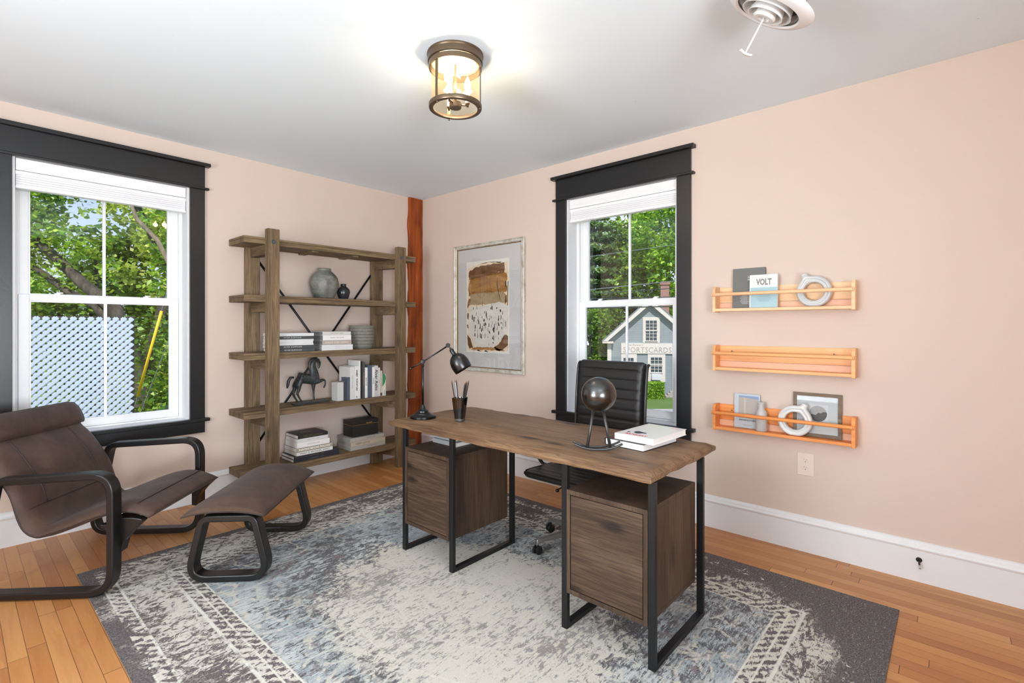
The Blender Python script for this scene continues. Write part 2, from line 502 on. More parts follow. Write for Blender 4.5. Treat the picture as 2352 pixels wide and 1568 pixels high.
# ------------------------------------------------------------------ the two windows (same build, different walls)
def make_window(name, loc, rotz, parts_label):
    W = W_OP
    t = thing(name, None, None, loc, rotz, kind='structure')
    bl = M_BLACKTRIM
    for a, b in ((-0.1, 0.0), (W, W + 0.1)):
        obj('side_casing', box(a, b, -0.022, 0, SILL, 2.408), bl, t, bevel=0.002)
    obj('head_casing', box(-0.1, W + 0.1, -0.024, 0, 2.42, 2.582), bl, t, bevel=0.002)
    obj('cap_moulding', box(-0.132, W + 0.132, -0.055, 0, 2.582, 2.607), bl, t, bevel=0.003)
    obj('lower_moulding', box(-0.127, W + 0.127, -0.038, 0, 2.404, 2.422), bl, t, bevel=0.005)
    obj('sill', box(-0.13, W + 0.13, -0.045, 0.0, 0.622, SILL + 0.002), bl, t, bevel=0.004)
    obj('inner_sill', box(0, W, 0.0, WT, 0.60, SILL + 0.001), M_JAMB, t, bevel=0.002)
    obj('apron', box(-0.1, W + 0.1, -0.022, 0, 0.535, 0.622), bl, t, bevel=0.002)
    obj('jamb', boxes((0, 0.014, 0.0, 0.125, SILL, HEAD), (W - 0.014, W, 0.0, 0.125, SILL, HEAD), (0, W, 0.0, 0.125, HEAD - 0.012, HEAD)), M_JAMB, t)
    fr = bmesh.new()
    for a, b in ((0.0, 0.034), (W - 0.034, W)):
        box(a, b, 0.127, 0.235, SILL, HEAD - 0.01, bm=fr)
        aa = 0.034 if a == 0 else W - 0.044
        box(aa, aa + 0.010, 0.165, 0.175, SILL, HEAD - 0.01, bm=fr)
    box(0.034, W - 0.034, 0.127, 0.235, HEAD - 0.05, HEAD - 0.01, bm=fr)
    box(0.034, W - 0.034, 0.127, 0.235, SILL + 0.002, SILL + 0.014, bm=fr)
    obj('window_frame', fr, M_VINYL, t, bevel=0.0015)
    def sash(nm, y0, y1, z0, z1, rb, rt):
        s_ = obj(nm, boxes((0.036, 0.088, y0, y1, z0, z1), (W - 0.088, W - 0.036, y0, y1, z0, z1), (0.088, W - 0.088, y0, y1, z0, z0 + rb), (0.088, W - 0.088, y0, y1, z1 - rt, z1)), M_VINYL, t, bevel=0.0025)
        cy = (y0 + y1) / 2
        obj('muntin', boxes((W / 2 - 0.009, W / 2 + 0.009, cy - 0.009, cy + 0.009, z0 + rb, z1 - rt)), M_VINYL, s_, bevel=0.003)
        obj('pane', box(0.088, W - 0.088, cy - 0.002, cy + 0.002, z0 + rb, z1 - rt), M_PANE, s_)
        bead = boxes((0.088, 0.096, y0 + .006, y1 - .006, z0 + rb, z1 - rt), (W - 0.096, W - 0.088, y0 + .006, y1 - .006, z0 + rb, z1 - rt), (0.096, W - 0.096, y0 + .006, y1 - .006, z0 + rb, z0 + rb + .007), (0.096, W - 0.096, y0 + .006, y1 - .006, z1 - rt - .007, z1 - rt))
        obj('glazing_bead', bead, M_VINYL, s_)
        return s_
    lo = sash('lower_sash', 0.130, 0.163, 0.660, 1.560, 0.050, 0.042)
    sash('upper_sash', 0.176, 0.210, 1.520, 2.365, 0.042, 0.045)
    obj('lift_rail', box(0.10, W - 0.10, 0.120, 0.130, 0.663, 0.675), M_VINYL, lo, bevel=0.003)
    for u in (0.225, 0.715):
        k = box(u - 0.032, u + 0.032, 0.134, 0.160, 1.560, 1.566)
        add_lathe(k, [(0.0, 0), (0.017, 0), (0.016, 0.008), (0.0, 0.011)], 16, (u, 0.147, 1.565))
        box(u - 0.005, u + 0.028, 0.140, 0.152, 1.572, 1.580, bm=k)
        obj('sash_lock', k, M_VINYL, lo, bevel=0.0015)
    return t
WIN1 = (-3.165, 0, 0); WIN2 = (0, -1.934, 0)
make_window('window_1', WIN1, 0, None)
make_window('window_2', WIN2, -PI / 2, None)

M_SHADE = plain('white shade fabric', rgb(226, 227, 230), 0.8, var=0.01, Transmission_Weight=0.0)
M_RAIL = plain('white shade rail', rgb(240, 241, 243), 0.35, var=0.01)
def make_shade(loc, rotz, label):
    W = W_OP
    t = thing('window_shade', label, 'window shade', loc, rotz, 'raised shades at the top of the windows')
    prof = [(0.020, 2.330), (0.016, 2.345), (0.020, 2.372), (0.014, 2.402), (0.075, 2.402), (0.075, 2.330)]
    obj('head_rail', prism(prof, 0.018, W - 0.018, 'yz'), M_RAIL, t, bevel=0.002)
    obj('valance', boxes((0.016, W - 0.016, 0.018, 0.076, 2.302, 2.326)), M_RAIL, t, bevel=0.003)
    bm = bmesh.new()
    for i in range(5):
        box(0.018, W - 0.018, 0.026, 0.068, 2.232 + i * 0.0142, 2.232 + i * 0.0142 + 0.0136, bm=bm)
    obj('folded_fabric', bm, M_SHADE, t, bevel=0.002)
    obj('bottom_rail', box(0.016, W - 0.016, 0.020, 0.072, 2.218, 2.232), M_RAIL, t, bevel=0.003)
    for u in (0.2, 0.72):
        obj('clip', box(u - 0.05, u + 0.05, 0.012, 0.021, 2.221, 2.2275), M_RAIL, t, bevel=0.002)
make_shade(WIN1, 0, 'raised white shade at the top of the left window over the lounge chair')
make_shade(WIN2, -PI / 2, 'raised white shade at the top of the right window behind the office chair')

# ------------------------------------------------------------------ rug
RX0, RX1, RY0, RY1 = -2.962, -0.425, -4.160, -0.787
def rug_mat():
    n = NT('distressed oriental rug')
    L = RX1 - RX0; K = RY1 - RY0
    p = n.sep(n.co()); x, y = p['X'], p['Y']           # local: 0..L, 0..K
    P = n.co()
    wear = n.noise(P, 1.5, 4, 0.6)                       # where the pile has faded
    streak = n.noise(n.map(P, scale=(0.22, 1.4, 1)), 72, 5, 0.8, 0.15)
    blot = n.noise(n.map(P, scale=(0.8, 1.15, 1)), 27, 6, 0.78, 0.7)
    speck = n.noise(P, 150, 2, 0.7)
    dx = n.math('MINIMUM', x, n.math('SUBTRACT', L, x)); dy = n.math('MINIMUM', y, n.math('SUBTRACT', K, y))
    d = n.math('MINIMUM', dx, dy)
    cream, dark, brown = rgb(200, 195, 183), rgb(88, 78, 79), rgb(118, 106, 104)
    blue, deep = rgb(143, 153, 158), rgb(84, 82, 85)
    # field: blue-grey streaks over cream
    field = n.mix(n.smooth(n.math('ADD', n.math('MULTIPLY', streak, 0.62), n.math('MULTIPLY', n.noise(P, 3.3, 3), 0.40)), 0.42, 0.54), rgb(186, 191, 190), blue)
    ft = n.math('ADD', n.math('ADD', n.math('MULTIPLY', blot, 0.45), n.math('MULTIPLY', streak, 0.35)), n.math('MULTIPLY', wear, 0.30))
    field = n.mix(n.smooth(ft, 0.53, 0.575), field, deep)
    field = n.mix(n.math('MULTIPLY', n.smooth(n.noise(P, 11, 5, 0.75, 1.0), 0.57, 0.62), 0.8), field, rgb(110, 96, 98))
    # medallion with faint rings
    ex = n.math('DIVIDE', n.math('SUBTRACT', x, L * 0.48), 0.62); ey = n.math('DIVIDE', n.math('SUBTRACT', y, K * 0.47), 0.86)
    r = n.math('SQRT', n.math('ADD', n.math('MULTIPLY', ex, ex), n.math('MULTIPLY', ey, ey)))
    ang = n.math('ARCTAN2', ey, ex)
    rl = n.math('ADD', r, n.math('MULTIPLY', n.math('SINE', n.math('MULTIPLY', ang, 12.0)), 0.045))
    rl = n.math('ADD', rl, n.math('MULTIPLY', n.math('SUBTRACT', blot, 0.5), 1.2))
    medc = n.mix(n.math('MULTIPLY', n.smooth(ft, 0.56, 0.605), 0.8), cream, rgb(118, 112, 112))
    medc = n.mix(n.math('MULTIPLY', n.smooth(streak, 0.56, 0.66), 0.4), medc, blue)
    rings = n.math('ABSOLUTE', n.math('SUBTRACT', n.math('FRACT', n.math('MULTIPLY', r, 3.2)), 0.5))
    medc = n.mix(n.math('MULTIPLY', n.math('SUBTRACT', 1.0, n.smooth(rings, 0.012, 0.035)), n.math('MULTIPLY', n.smooth(blot, 0.42, 0.55), 0.35)), medc, rgb(222, 218, 206))
    col = n.mix(n.math('SUBTRACT', 1.0, n.smooth(rl, 0.86, 1.0)), field, medc)
    # floral vines around the field (voronoi cell edges as arabesques)
    n1 = n.new('ShaderNodeTexVoronoi'); n1.feature = 'DISTANCE_TO_EDGE'; n.set(n1.inputs['Vector'], n.vmath('ADD', P, n.vmath('MULTIPLY', n.noise(P, 7, 2, out='Color'), (0.16, 0.16, 0.0)))); n1.inputs['Scale'].default_value = 8.0
    vine = n.math('SUBTRACT', 1.0, n.smooth(n1.outputs['Distance'], 0.03, 0.10))
    band_in = n.math('MULTIPLY', n.smooth(d, 0.40, 0.46), n.math('SUBTRACT', 1.0, n.smooth(d, 0.60, 0.82)))
    col = n.mix(n.math('MULTIPLY', n.math('MULTIPLY', vine, band_in), n.smooth(blot, 0.44, 0.60)), col, cream)
    # border
    bt = n.math('ADD', n.math('MULTIPLY', blot, 0.62), n.math('MULTIPLY', wear, 0.38))
    zig = n.math('ABSOLUTE', n.math('SUBTRACT', n.math('FRACT', n.math('MULTIPLY', n.math('ADD', x, y), 19.0)), 0.5))
    border = n.mix(n.smooth(n.math('ADD', bt, n.math('MULTIPLY', n.math('SUBTRACT', streak, 0.5), 0.25)), 0.485, 0.525), cream, dark)
    rb = n.vor(n.map(P, scale=(1, 0.6, 1)), 9.0, 0.35)
    rosette = n.math('SUBTRACT', 1.0, n.smooth(n.math('ABSOLUTE', n.math('SUBTRACT', rb, 0.34)), 0.03, 0.08))
    border = n.mix(n.math('MULTIPLY', n.math('MULTIPLY', rosette, n.smooth(blot, 0.42, 0.60)), 0.7), border, dark)
    # small guard stripes with tooth pattern
    g1 = n.math('MULTIPLY', n.smooth(d, 0.060, 0.066), n.math('SUBTRACT', 1.0, n.smooth(d, 0.122, 0.128)))
    g2 = n.math('MULTIPLY', n.smooth(d, 0.330, 0.336), n.math('SUBTRACT', 1.0, n.smooth(d, 0.425, 0.431)))
    teeth = n.mix(n.smooth(n.math('ADD', zig, n.math('MULTIPLY', n.math('SUBTRACT', blot, 0.5), 4.0)), 0.16, 0.34), dark, cream)
    border = n.mix(n.math('MAXIMUM', g1, g2), border, teeth)
    for lw, pos in ((0.0035, 0.064), (0.005, 0.122), (0.007, 0.330), (0.004, 0.381), (0.005, 0.431)):
        ln = n.math('SUBTRACT', 1.0, n.smooth(n.math('ABSOLUTE', n.math('SUBTRACT', d, pos)), lw * 0.6, lw * 1.5))
        border = n.mix(n.math('MULTIPLY', n.math('MULTIPLY', ln, 0.85), n.smooth(n.noise(P, 5, 3), 0.34, 0.5)), border, rgb(216, 214, 202))
    col = n.mix(n.math('SUBTRACT', 1.0, n.smooth(d, 0.431, 0.437)), col, border)
    # dark worn outer edge, widest at the far-right corner
    corner = n.math('MULTIPLY', n.smooth(n.math('SUBTRACT', x, n.math('MULTIPLY', y, 1.3)), 0.7, 2.7), 0.27)
    edge = n.math('ADD', n.math('SUBTRACT', d, n.math('MULTIPLY', n.math('SUBTRACT', wear, 0.50), 0.55)), n.math('MULTIPLY', n.math('SUBTRACT', blot, 0.5), 0.75))
    edge = n.math('SUBTRACT', edge, corner)
    ew = n.math('SUBTRACT', 1.0, n.smooth(edge, 0.035, 0.075))
    edark = n.mix(n.math('MULTIPLY', n.smooth(n.noise(n.map(P, scale=(0.45, 1.3, 1)), 95, 4, 0.8), 0.58, 0.68), 0.8), rgb(84, 77, 79), rgb(164, 156, 152))
    col = n.mix(ew, col, edark)
    col = n.mix(n.math('MULTIPLY', n.smooth(speck, 0.35, 0.75), 0.16), col, rgb(235, 232, 225))
    fine = n.noise(n.map(P, scale=(0.5, 1.6, 1)), 260, 2, 0.7)
    col = n.mix(n.math('MULTIPLY', n.smooth(fine, 0.5, 0.75), 0.18), col, rgb(60, 56, 60))
    h = n.math('ADD', n.math('MULTIPLY', fine, 0.6), n.math('MULTIPLY', speck, 0.6))
    return n.pbr(col, 0.95, 0, n.bump(h, 0.5, 0.003), 0.1)
single('rug', box(RX0, RX1, RY0, RY1, 0.0, 0.006), rug_mat(), 'large distressed grey, cream and blue oriental rug under the desk', 'rug', (RX0, RY0, 0), bevel=0.002)
RUGZ = 0.0062
# ------------------------------------------------------------------ desk
D1, D2, D3 = rgb(42, 30, 22), rgb(74, 57, 43), rgb(100, 80, 62)
T1, T2, T3 = rgb(70, 48, 33), rgb(130, 100, 72), rgb(160, 127, 96)
M_TOP = wood('weathered oak desk top', T1, T2, T3, 'y', 1.0, 0.9, 0.5, 0.25, 0.22)
M_CABX = wood('dark rustic oak fronts', D1, D2, D3, 'y', 1.0, 0.85, 0.55, 0.3, 0.30)
M_CABZ = wood('dark rustic oak sides', D1, D2, rgb(92, 74, 57), 'z', 0.9, 0.8, 0.55, 0.3, 0.25)
M_BLKMET = plain('matt black steel', rgb(30, 30, 31), 0.42, 0.3, 0.4, var=0.05)
DESK = (-1.28, -2.62, RUGZ)
desk = thing('desk', 'rustic dark wood writing desk with live edge top and two pedestals on the rug', 'desk', DESK)
def live_top():
    """slab with a wandering chamfer along all four edges"""
    random.seed(11)
    x0, x1, y0, y1 = -1.628, -0.925, -3.484, -1.742
    loop = []
    NX, NY = 16, 44
    for i in range(NY): loop.append((x0, y1 + (y0 - y1) * i / NY, -1, 0))
    for i in range(NX): loop.append((x0 + (x1 - x0) * i / NX, y0, 0, -1))
    for i in range(NY): loop.append((x1, y0 + (y1 - y0) * i / NY, 1, 0))
    for i in range(NX): loop.append((x1 + (x0 - x1) * i / NX, y1, 0, 1))
    n = len(loop)
    wob = [0.004 * math.sin(i * 0.55) + 0.003 * math.sin(i * 1.7 + 1) + random.uniform(-.002, .002) for i in range(n)]
    bm = bmesh.new(); rings = []
    def ring(z, inset, amp, zj=0.0):
        r = []
        for i, (x, y, nx, ny) in enumerate(loop):
            cx = min(max(x, x0 + 0.001), x1 - 0.001)
            k = inset + wob[i] * amp + random.uniform(-.0008, .0008) * (amp > 0)
            xx = min(max(x, x0 + k), x1 - k) if True else x
            yy = min(max(y, y0 + k), y1 - k)
            r.append(bm.verts.new((xx, yy, z + random.uniform(-zj, zj))))
        return r
    rings = [ring(0.742, 0.007, 0.9), ring(0.746, 0.002, 0.7), ring(0.754, 0.001, 0.5, .001), ring(0.764, 0.001, 0.6, .0015), ring(0.769, 0.007, 1.2, .0012), ring(0.775, 0.019, 1.5, .0008), ring(0.780, 0.031, 1.8)]
    for a, b in zip(rings, rings[1:]):
        for k in range(n): bm.faces.new((a[k], a[(k + 1) % n], b[(k + 1) % n], b[k]))
    bm.faces.new(rings[0][::-1]); bm.faces.new(rings[-1])
    return bm
obj('desktop', live_top(), M_TOP, desk, world=True, autos=35)
def pedestal(ya, yb):
    """drawer pedestal between two flat-bar frames; ya (left) > yb (right)"""
    x0, x1, z0, z1 = -1.606, -1.125, 0.172, 0.630
    c0, c1 = ya - 0.012, yb + 0.030
    body = bmesh.new()
    box(x0, x1, c1, c0, z1 - 0.020, z1, bm=body); box(x0, x1, c1, c0, z0, z0 + 0.020, bm=body)
    box(x0, x1, c0 - 0.018, c0, z0 + .020, z1 - .020, bm=body); box(x0, x1, c1, c1 + 0.018, z0 + .020, z1 - .020, bm=body)
    box(x1 - 0.016, x1 - .001, c1 + .018, c0 - .018, z0 + .020, z1 - .020, bm=body)
    cab = obj('cabinet', body, M_CABZ, desk, world=True, bevel=0.0012)
    obj('door', box(x0 + 0.002, x0 + 0.020, c1 + .0215, c0 - .0215, z0 + .0235, z1 - .0235), M_CABX, cab, world=True, bevel=0.0012)
    for y in (ya, yb):
        yy0, yy1 = (y - 0.030, y) if y == ya else (y, y + 0.030)
        yy0, yy1 = (ya - 0.030 + 0.018, ya + 0.018) if y == ya else (yb, yb + 0.030)
        fr = bmesh.new()
        t_ = 0.022
        box(-1.602, -1.602 + t_, yy0, yy1, RUGZ, 0.743, bm=fr); box(-1.088 - t_, -1.088, yy0, yy1, RUGZ, 0.743, bm=fr)
        box(-1.602 + t_, -1.088 - t_, yy0, yy1, RUGZ, RUGZ + t_, bm=fr)
        obj('leg_frame', fr, M_BLKMET, desk, world=True, bevel=0.0015)
pedestal(-1.876, -2.312)
pedestal(-3.058, -3.486)

# ------------------------------------------------------------------ books (generic builder)
M_PAGE = plain('book pages', rgb(226, 222, 214), 0.85, var=0.05, scale=220)
M_PAGEW = plain('white book pages', rgb(238, 238, 236), 0.8, var=0.04, scale=220)
def cover_mat(c, rough=0.5): return plain('book cover %d %d %d' % c, rgb(*c), rough, var=0.04, scale=60)
def make_book(name, label, w, d, h, color, title=None, tcolor=(40, 40, 40), tsize=None, loc=(0, 0, 0), rotz=0.0, group=None, upright=False, soft=False, align='CENTER', sub=None, bold=0.0, xs=1.0, spine='y-', hc=0.0022, toff=0.0, pages=None):
    """local frame: w along x, spine on the -y side, depth d, thickness h.  upright: w is the thickness, h the height"""
    t = thing(name, label, 'book', loc, rotz, group)
    cm = cover_mat(color); e = 0.0 if soft else 0.0025
    bm = bmesh.new()
    if not upright:
        box(0, w, 0, d, 0, hc, bm=bm); box(0, w, 0, d, h - hc, h, bm=bm); box(0, w, 0, hc * 1.2, hc, h - hc, bm=bm)
        obj('cover', bm, cm, t, bevel=0.0006)
        obj('pages', box(e, w - e, hc * 1.2, d - e, hc, h - hc), pages or M_PAGE, t)
        if title:
            M = frame_m((w / 2 + toff, -0.0002, h / 2), (1, 0, 0), (0, 0, 1))
            obj('spine_title', text_bm(title, tsize or h * 0.55, M, 0.0002, bold, 'CENTER', xs), plain('ink %d %d %d' % tcolor, rgb(*tcolor), 0.6), t)
    else:
        box(0, hc, 0, d, 0, h, bm=bm); box(w - hc, w, 0, d, 0, h, bm=bm); box(hc, w - hc, 0, hc * 1.2, 0, h, bm=bm)
        obj('cover', bm, cm, t, bevel=0.0006)
        obj('pages', box(hc, w - hc, hc * 1.2, d - e, e, h - e), pages or M_PAGE, t)
        if title:
            M = frame_m((w / 2, -0.0002, h / 2 + toff), (0, 0, -1), (1, 0, 0))
            obj('spine_title', text_bm(title, tsize or w * 0.5, M, 0.0002, bold, 'CENTER', xs), plain('ink %d %d %d' % tcolor, rgb(*tcolor), 0.6), t)
            if sub:
                M = frame_m((w / 2, -0.0002, 0.018), (1, 0, 0), (0, 0, 1))
                obj('publisher_mark', text_bm(sub, w * 0.5, M, 0.0002, 0.0005), plain('ink %d %d %d' % tcolor, rgb(*tcolor), 0.6), t)
    return t

# ------------------------------------------------------------------ bookcase
S1, S2, S3 = rgb(66, 52, 36), rgb(122, 101, 74), rgb(146, 125, 95)
M_SHX = wood('grey brown oak boards', S1, S2, S3, 'x', 1.0, 0.55, 0.65, 0.3, 0.25)
M_SHZ = wood('grey brown oak uprights', S1, S2, S3, 'z', 1.0, 0.55, 0.65, 0.3, 0.35)
M_SHY = wood('grey brown oak rails', S1, S2, S3, 'y', 1.0, 0.45, 0.65, 0.3, 0.25)
M_ROD = plain('dark steel rod', rgb(48, 50, 54), 0.35, 0.8)
bc = thing('bookcase', 'tall open bookcase of grey brown timber with five shelves and crossed steel rods', 'bookcase', (-1.13, -0.2, 0))
SZ = [2.045, 1.595, 1.145, 0.695, 0.232]
FRONT = ((-1.783, -1.692), (-0.573, -0.481)); REAR = ((-1.828, -1.716), (-0.658, -0.532))
for (a, b) in FRONT:
    p_ = obj('upright', box(a, b, -0.375, -0.318, 0, 2.115), M_SHZ, bc, world=True, bevel=0.003)
    bo = bmesh.new(); cx = (a + b) / 2
    add_lathe(bo, [(0.0, 0.004), (0.011, 0.004), (0.0125, 0.002), (0.0125, 0), (0.018, 0), (0.018, -0.001)], 20, (cx - 0.002, -0.3755, 2.013), Matrix.Rotation(PI / 2, 4, 'X'))
    obj('bolt', bo, plain('bolt steel', rgb(92, 100, 108), 0.4, 0.7), p_, world=True, autos=30)
for (a, b) in REAR:
    obj('upright', box(a, b, -0.062, -0.024, 0, 2.03), M_SHZ, bc, world=True, bevel=0.003)
for i, z in enumerate(SZ):
    bm = bmesh.new()
    x0, x1 = -1.941, -0.330
    zt = z - 0.0008; box(x0, x1, -0.330, -0.2325, z - 0.018, zt, bm=bm); box(x0, x1, -0.2315, -0.1205, z - 0.018, zt, bm=bm); box(x0, x1, -0.1195, -0.022, z - 0.018, zt, bm=bm)
    box(x0 + .0008, x1 - .0008, -0.3292, -0.0225, z - 0.052, z - 0.0192, bm=bm)
    s_ = obj('shelf', bm, M_SHX, bc, world=True, bevel=0.0015)
    for (fa, fb), (ra, rb) in zip(FRONT, REAR):
        rl = bmesh.new()
        q = [(fa + .004, -0.318), (fb - .008, -0.318), (rb - .016, -0.062), (ra + .036, -0.062)]
        prism(q, z - 0.052 - 0.078, z - 0.052, 'xy', bm=rl)
        obj('rail', rl, M_SHY, bc, world=True, bevel=0.002)
    if i == 0:
        for cx in (-1.36, -0.98):
            obj('batten', box(cx - 0.03, cx + 0.03, -0.30, -0.05, z - 0.066, z - 0.052), M_SHY, s_, world=True, bevel=0.002)
for a, b in (((-1.735, 1.91), (-0.64, 0.435)), ((-0.615, 1.91), (-1.735, 0.365))):
    obj('brace_rod', tube([(a[0], -0.042 if a[0] < -1 else -0.030, a[1]), (b[0], -0.042 if a[0] < -1 else -0.030, b[1])], 0.0095, 10), M_ROD, bc, world=True, smooth=True)

# --- top display shelf: vases on a tray
def clay(name, c, rough, sc_=9):
    n = NT(name)
    f = n.noise(n.co(), sc_, 5, 0.65); b = n.noise(n.map(n.co(), scale=(1, 1, 5)), 7, 3)
    col = n.mix(n.smooth(f, 0.35, 0.65), rgb(*[int(v * 0.72) for v in c]), rgb(*c))
    col = n.mix(n.math('MULTIPLY', n.smooth(b, 0.5, 0.7), 0.3), col, rgb(*[min(255, int(v * 1.18)) for v in c]))
    return n.pbr(col, rough, 0, n.bump(f, 0.15, 0.002), 0.5)
single('tray', prism(rounded([(-1.388, -0.262), (-0.885, -0.262), (-0.885, -0.085), (-1.388, -0.085)], 0.02, 4), SZ[1], SZ[1] + 0.006, 'xy'),
       plain('slate tray', rgb(70, 74, 78), 0.5), 'thin dark grey tray under the two vases on the upper shelf', 'tray', (-1.14, -0.17, SZ[1]), bevel=0.0015)
zt = SZ[1] + 0.006
bp = [(0.0, 0.0), (0.078, 0.0), (0.084, 0.008), (0.104, 0.05), (0.119, 0.10), (0.1225, 0.135), (0.115, 0.175), (0.098, 0.205), (0.070, 0.232), (0.058, 0.240), (0.055, 0.252), (0.058, 0.262), (0.054, 0.264), (0.049, 0.256), (0.049, 0.240), (0.0, 0.225)]
single('vase', lathe(bp, 48, (-1.212, -0.17, zt)), clay('grey glazed stoneware', (128, 130, 122), 0.38), 'large round grey stoneware vase on the upper bookcase shelf', 'vase', (-1.212, -0.17, zt), smooth=True)
sp = [(0.0, 0.0), (0.036, 0.0), (0.040, 0.004), (0.052, 0.035), (0.0575, 0.062), (0.054, 0.085), (0.038, 0.104), (0.026, 0.112), (0.023, 0.122), (0.026, 0.135), (0.024, 0.137), (0.020, 0.130), (0.019, 0.115), (0.0, 0.108)]
single('vase', lathe(sp, 40, (-1.035, -0.185, zt)), clay('dark glazed ceramic', (52, 54, 58), 0.25, 14), 'small dark bottle vase beside the large round vase', 'vase', (-1.035, -0.185, zt), smooth=True)

# --- planter, ribbed grey
def ribbed():
    n = NT('ribbed grey clay')
    z = n.sep(n.co())['Z']
    ln = n.math('ABSOLUTE', n.math('SUBTRACT', n.math('FRACT', n.math('MULTIPLY', z, 34.0)), 0.5))
    ln = n.smooth(n.math('ADD', ln, n.math('MULTIPLY', n.math('SUBTRACT', n.noise(n.co(), 30, 3), 0.5), 0.25)), 0.02, 0.14)
    f = n.noise(n.co(), 60, 4, 0.7)
    col = n.mix(f, rgb(110, 108, 100), rgb(140, 138, 128))
    col = n.mix(ln, rgb(92, 90, 84), col)
    return n.pbr(col, 0.85, 0, n.bump(n.math('ADD', ln, n.math('MULTIPLY', f, 0.4)), 0.6, 0.003), 0.2)
single('planter', lathe([(0.0, 0.0), (0.094, 0.0), (0.101, 0.01), (0.114, 0.06), (0.119, 0.10), (0.1185, 0.14), (0.115, 0.18), (0.112, 0.217), (0.106, 0.217), (0.106, 0.15), (0.0, 0.14)], 48, (-0.851, -0.19, SZ[2])),
       ribbed(), 'round ribbed grey pot at the right end of the middle shelf', 'pot', (-0.851, -0.19, SZ[2]), smooth=True)

# --- books lying on the middle shelf
DK, WH, TP = (72, 74, 75), (222, 223, 224), (176, 164, 158)
z = SZ[2]
GL = 'magazines and books in the left stack on the middle shelf'
rows = [(DK, 0.026, 'PETER ZUMTHOR', -1.700, -1.372, 'charcoal book, the lowest of the left stack on the middle shelf'),
        (DK, 0.027, 'PETER ZUMTHOR', -1.705, -1.373, 'charcoal book second from the bottom of the left stack on the middle shelf'),
        (WH, 0.0122, ':::::::', -1.700, -1.384, 'thin white volume lying directly on the two charcoal books, middle shelf'),
        (WH, 0.0122, ':::::::', -1.702, -1.388, 'thin white volume, second of four above the charcoal pair, middle shelf'),
        (WH, 0.0122, ':::::::', -1.698, -1.387, 'thin white volume, third of four above the charcoal pair, middle shelf'),
        (WH, 0.0122, ':::::::', -1.700, -1.383, 'thin white volume just below the upper charcoal book, middle shelf'),
        (DK, 0.026, 'PETER ZUMTHOR', -1.700, -1.382, 'charcoal book between white volumes near the top of the left stack'),
        (WH, 0.0122, ':::::::', -1.702, -1.381, 'thin white volume lying on the upper charcoal book, middle shelf'),
        (WH, 0.0130, ':::::::', -1.700, -1.381, 'thin white volume topping the left stack on the middle shelf')]
for c, h, ti, x0, x1, lb in rows:
    b = make_book('book', lb, x1 - x0, 0.235, h - 0.0004, c, ti, (190, 192, 192) if c == DK else (150, 152, 155), h * (0.62 if c == DK else 0.7), (x0, -0.314, z), group=GL, soft=c == WH, xs=1.15 if c == DK else 2.2, hc=0.0018, toff=-0.02)
    z += h
z = SZ[2]
GR = 'magazines and books in the right stack on the middle shelf'
rows = [(WH, 0.0150, ':::::::', -1.310, -1.017, 'thin white volume at the very bottom of the right stack, middle shelf'),
        (WH, 0.0150, ':::::::', -1.311, -1.018, 'thin white volume second from the bottom of the right stack, middle shelf'),
        (WH, 0.0180, ':::::::', -1.310, -1.017, 'thin white volume under the taupe book, middle shelf'),
        (TP, 0.0390, 'MADE FOR LIVING', -1.305, -1.031, 'taupe book with pale capitals lying in the right stack, middle shelf'),
        ((232, 230, 230), 0.0450, 'FROM THE LAND', -1.301, -1.033, 'thick white book above the taupe one in the right stack'),
        ((206, 204, 200), 0.0310, 'ROMAN AND     ONIRO', -1.304, -1.036, 'light grey book topping the right stack on the middle shelf')]
for c, h, ti, x0, x1, lb in rows:
    tc = (222, 214, 206) if c == TP else (140, 138, 136)
    b = make_book('book', lb, x1 - x0, 0.20, h - 0.0005, c, ti, tc, h * (0.62 if c == TP else 0.34 if c != WH else 0.7), (x0, -0.314, z), group=GR, soft=c == WH, xs=1.1 if c != WH else 2.2, hc=0.002, pages=plain('shaded page edges', rgb(120, 120, 122), 0.9))  # page edges darkened to paint in the shade on the stack's left
    z += h

# --- horse figure on the fourth shelf
M_BRZ = None
def bronze():
    n = NT('patinated bronze')
    f = n.noise(n.co(), 34, 5, 0.7)
    col = n.ramp(f, (0.3, rgb(44, 46, 47)), (0.55, rgb(74, 77, 78)), (0.75, rgb(112, 114, 112)))
    return n.pbr(col, 0.42, 0.55, n.bump(f, 0.35, 0.003), 0.5)
M_BRZ = bronze()
horse = thing('horse_figurine', 'dark bronze horse figurine with raised foreleg on the fourth shelf', 'figurine', (-1.37, -0.2, SZ[3]))
obj('base', prism(rounded([(-1.525, -0.275), (-1.20, -0.248), (-1.185, -0.150), (-1.510, -0.160)], 0.008, 3), SZ[3], SZ[3] + 0.012, 'xy'), M_BRZ, horse, world=True, bevel=0.003)
def skin_obj(name, verts, edges, radii, m, parent, sub=2, root=0, world=True, **kw):
    me = bpy.data.meshes.new(name); me.from_pydata([tuple(v) for v in verts], edges, [])
    if world and parent is not None:
        me.transform(ORIG[parent.name].inverted())
    o = bpy.data.objects.new(name, me); COL.objects.link(o); me.materials.append(m)
    if parent is not None: o.parent = parent; ORIG[o.name] = ORIG[parent.name]
    sk = o.modifiers.new('skin', 'SKIN'); sk.use_smooth_shade = True
    if not me.skin_vertices: me.skin_vertices.new()
    for i, r in enumerate(radii):
        d = me.skin_vertices[0].data[i]
        d.radius = r if hasattr(r, '__len__') else (r, r); d.use_root = (i == root)
    ss = o.modifiers.new('subsurf', 'SUBSURF'); ss.levels = sub; ss.render_levels = sub
    return o
hv, he, hr = [], [], []
def hadd(x, z, r, link=None, y=-0.2):
    hv.append((x, y, z)); hr.append(r)
    if link is not None: he.append((link, len(hv) - 1))
    return len(hv) - 1
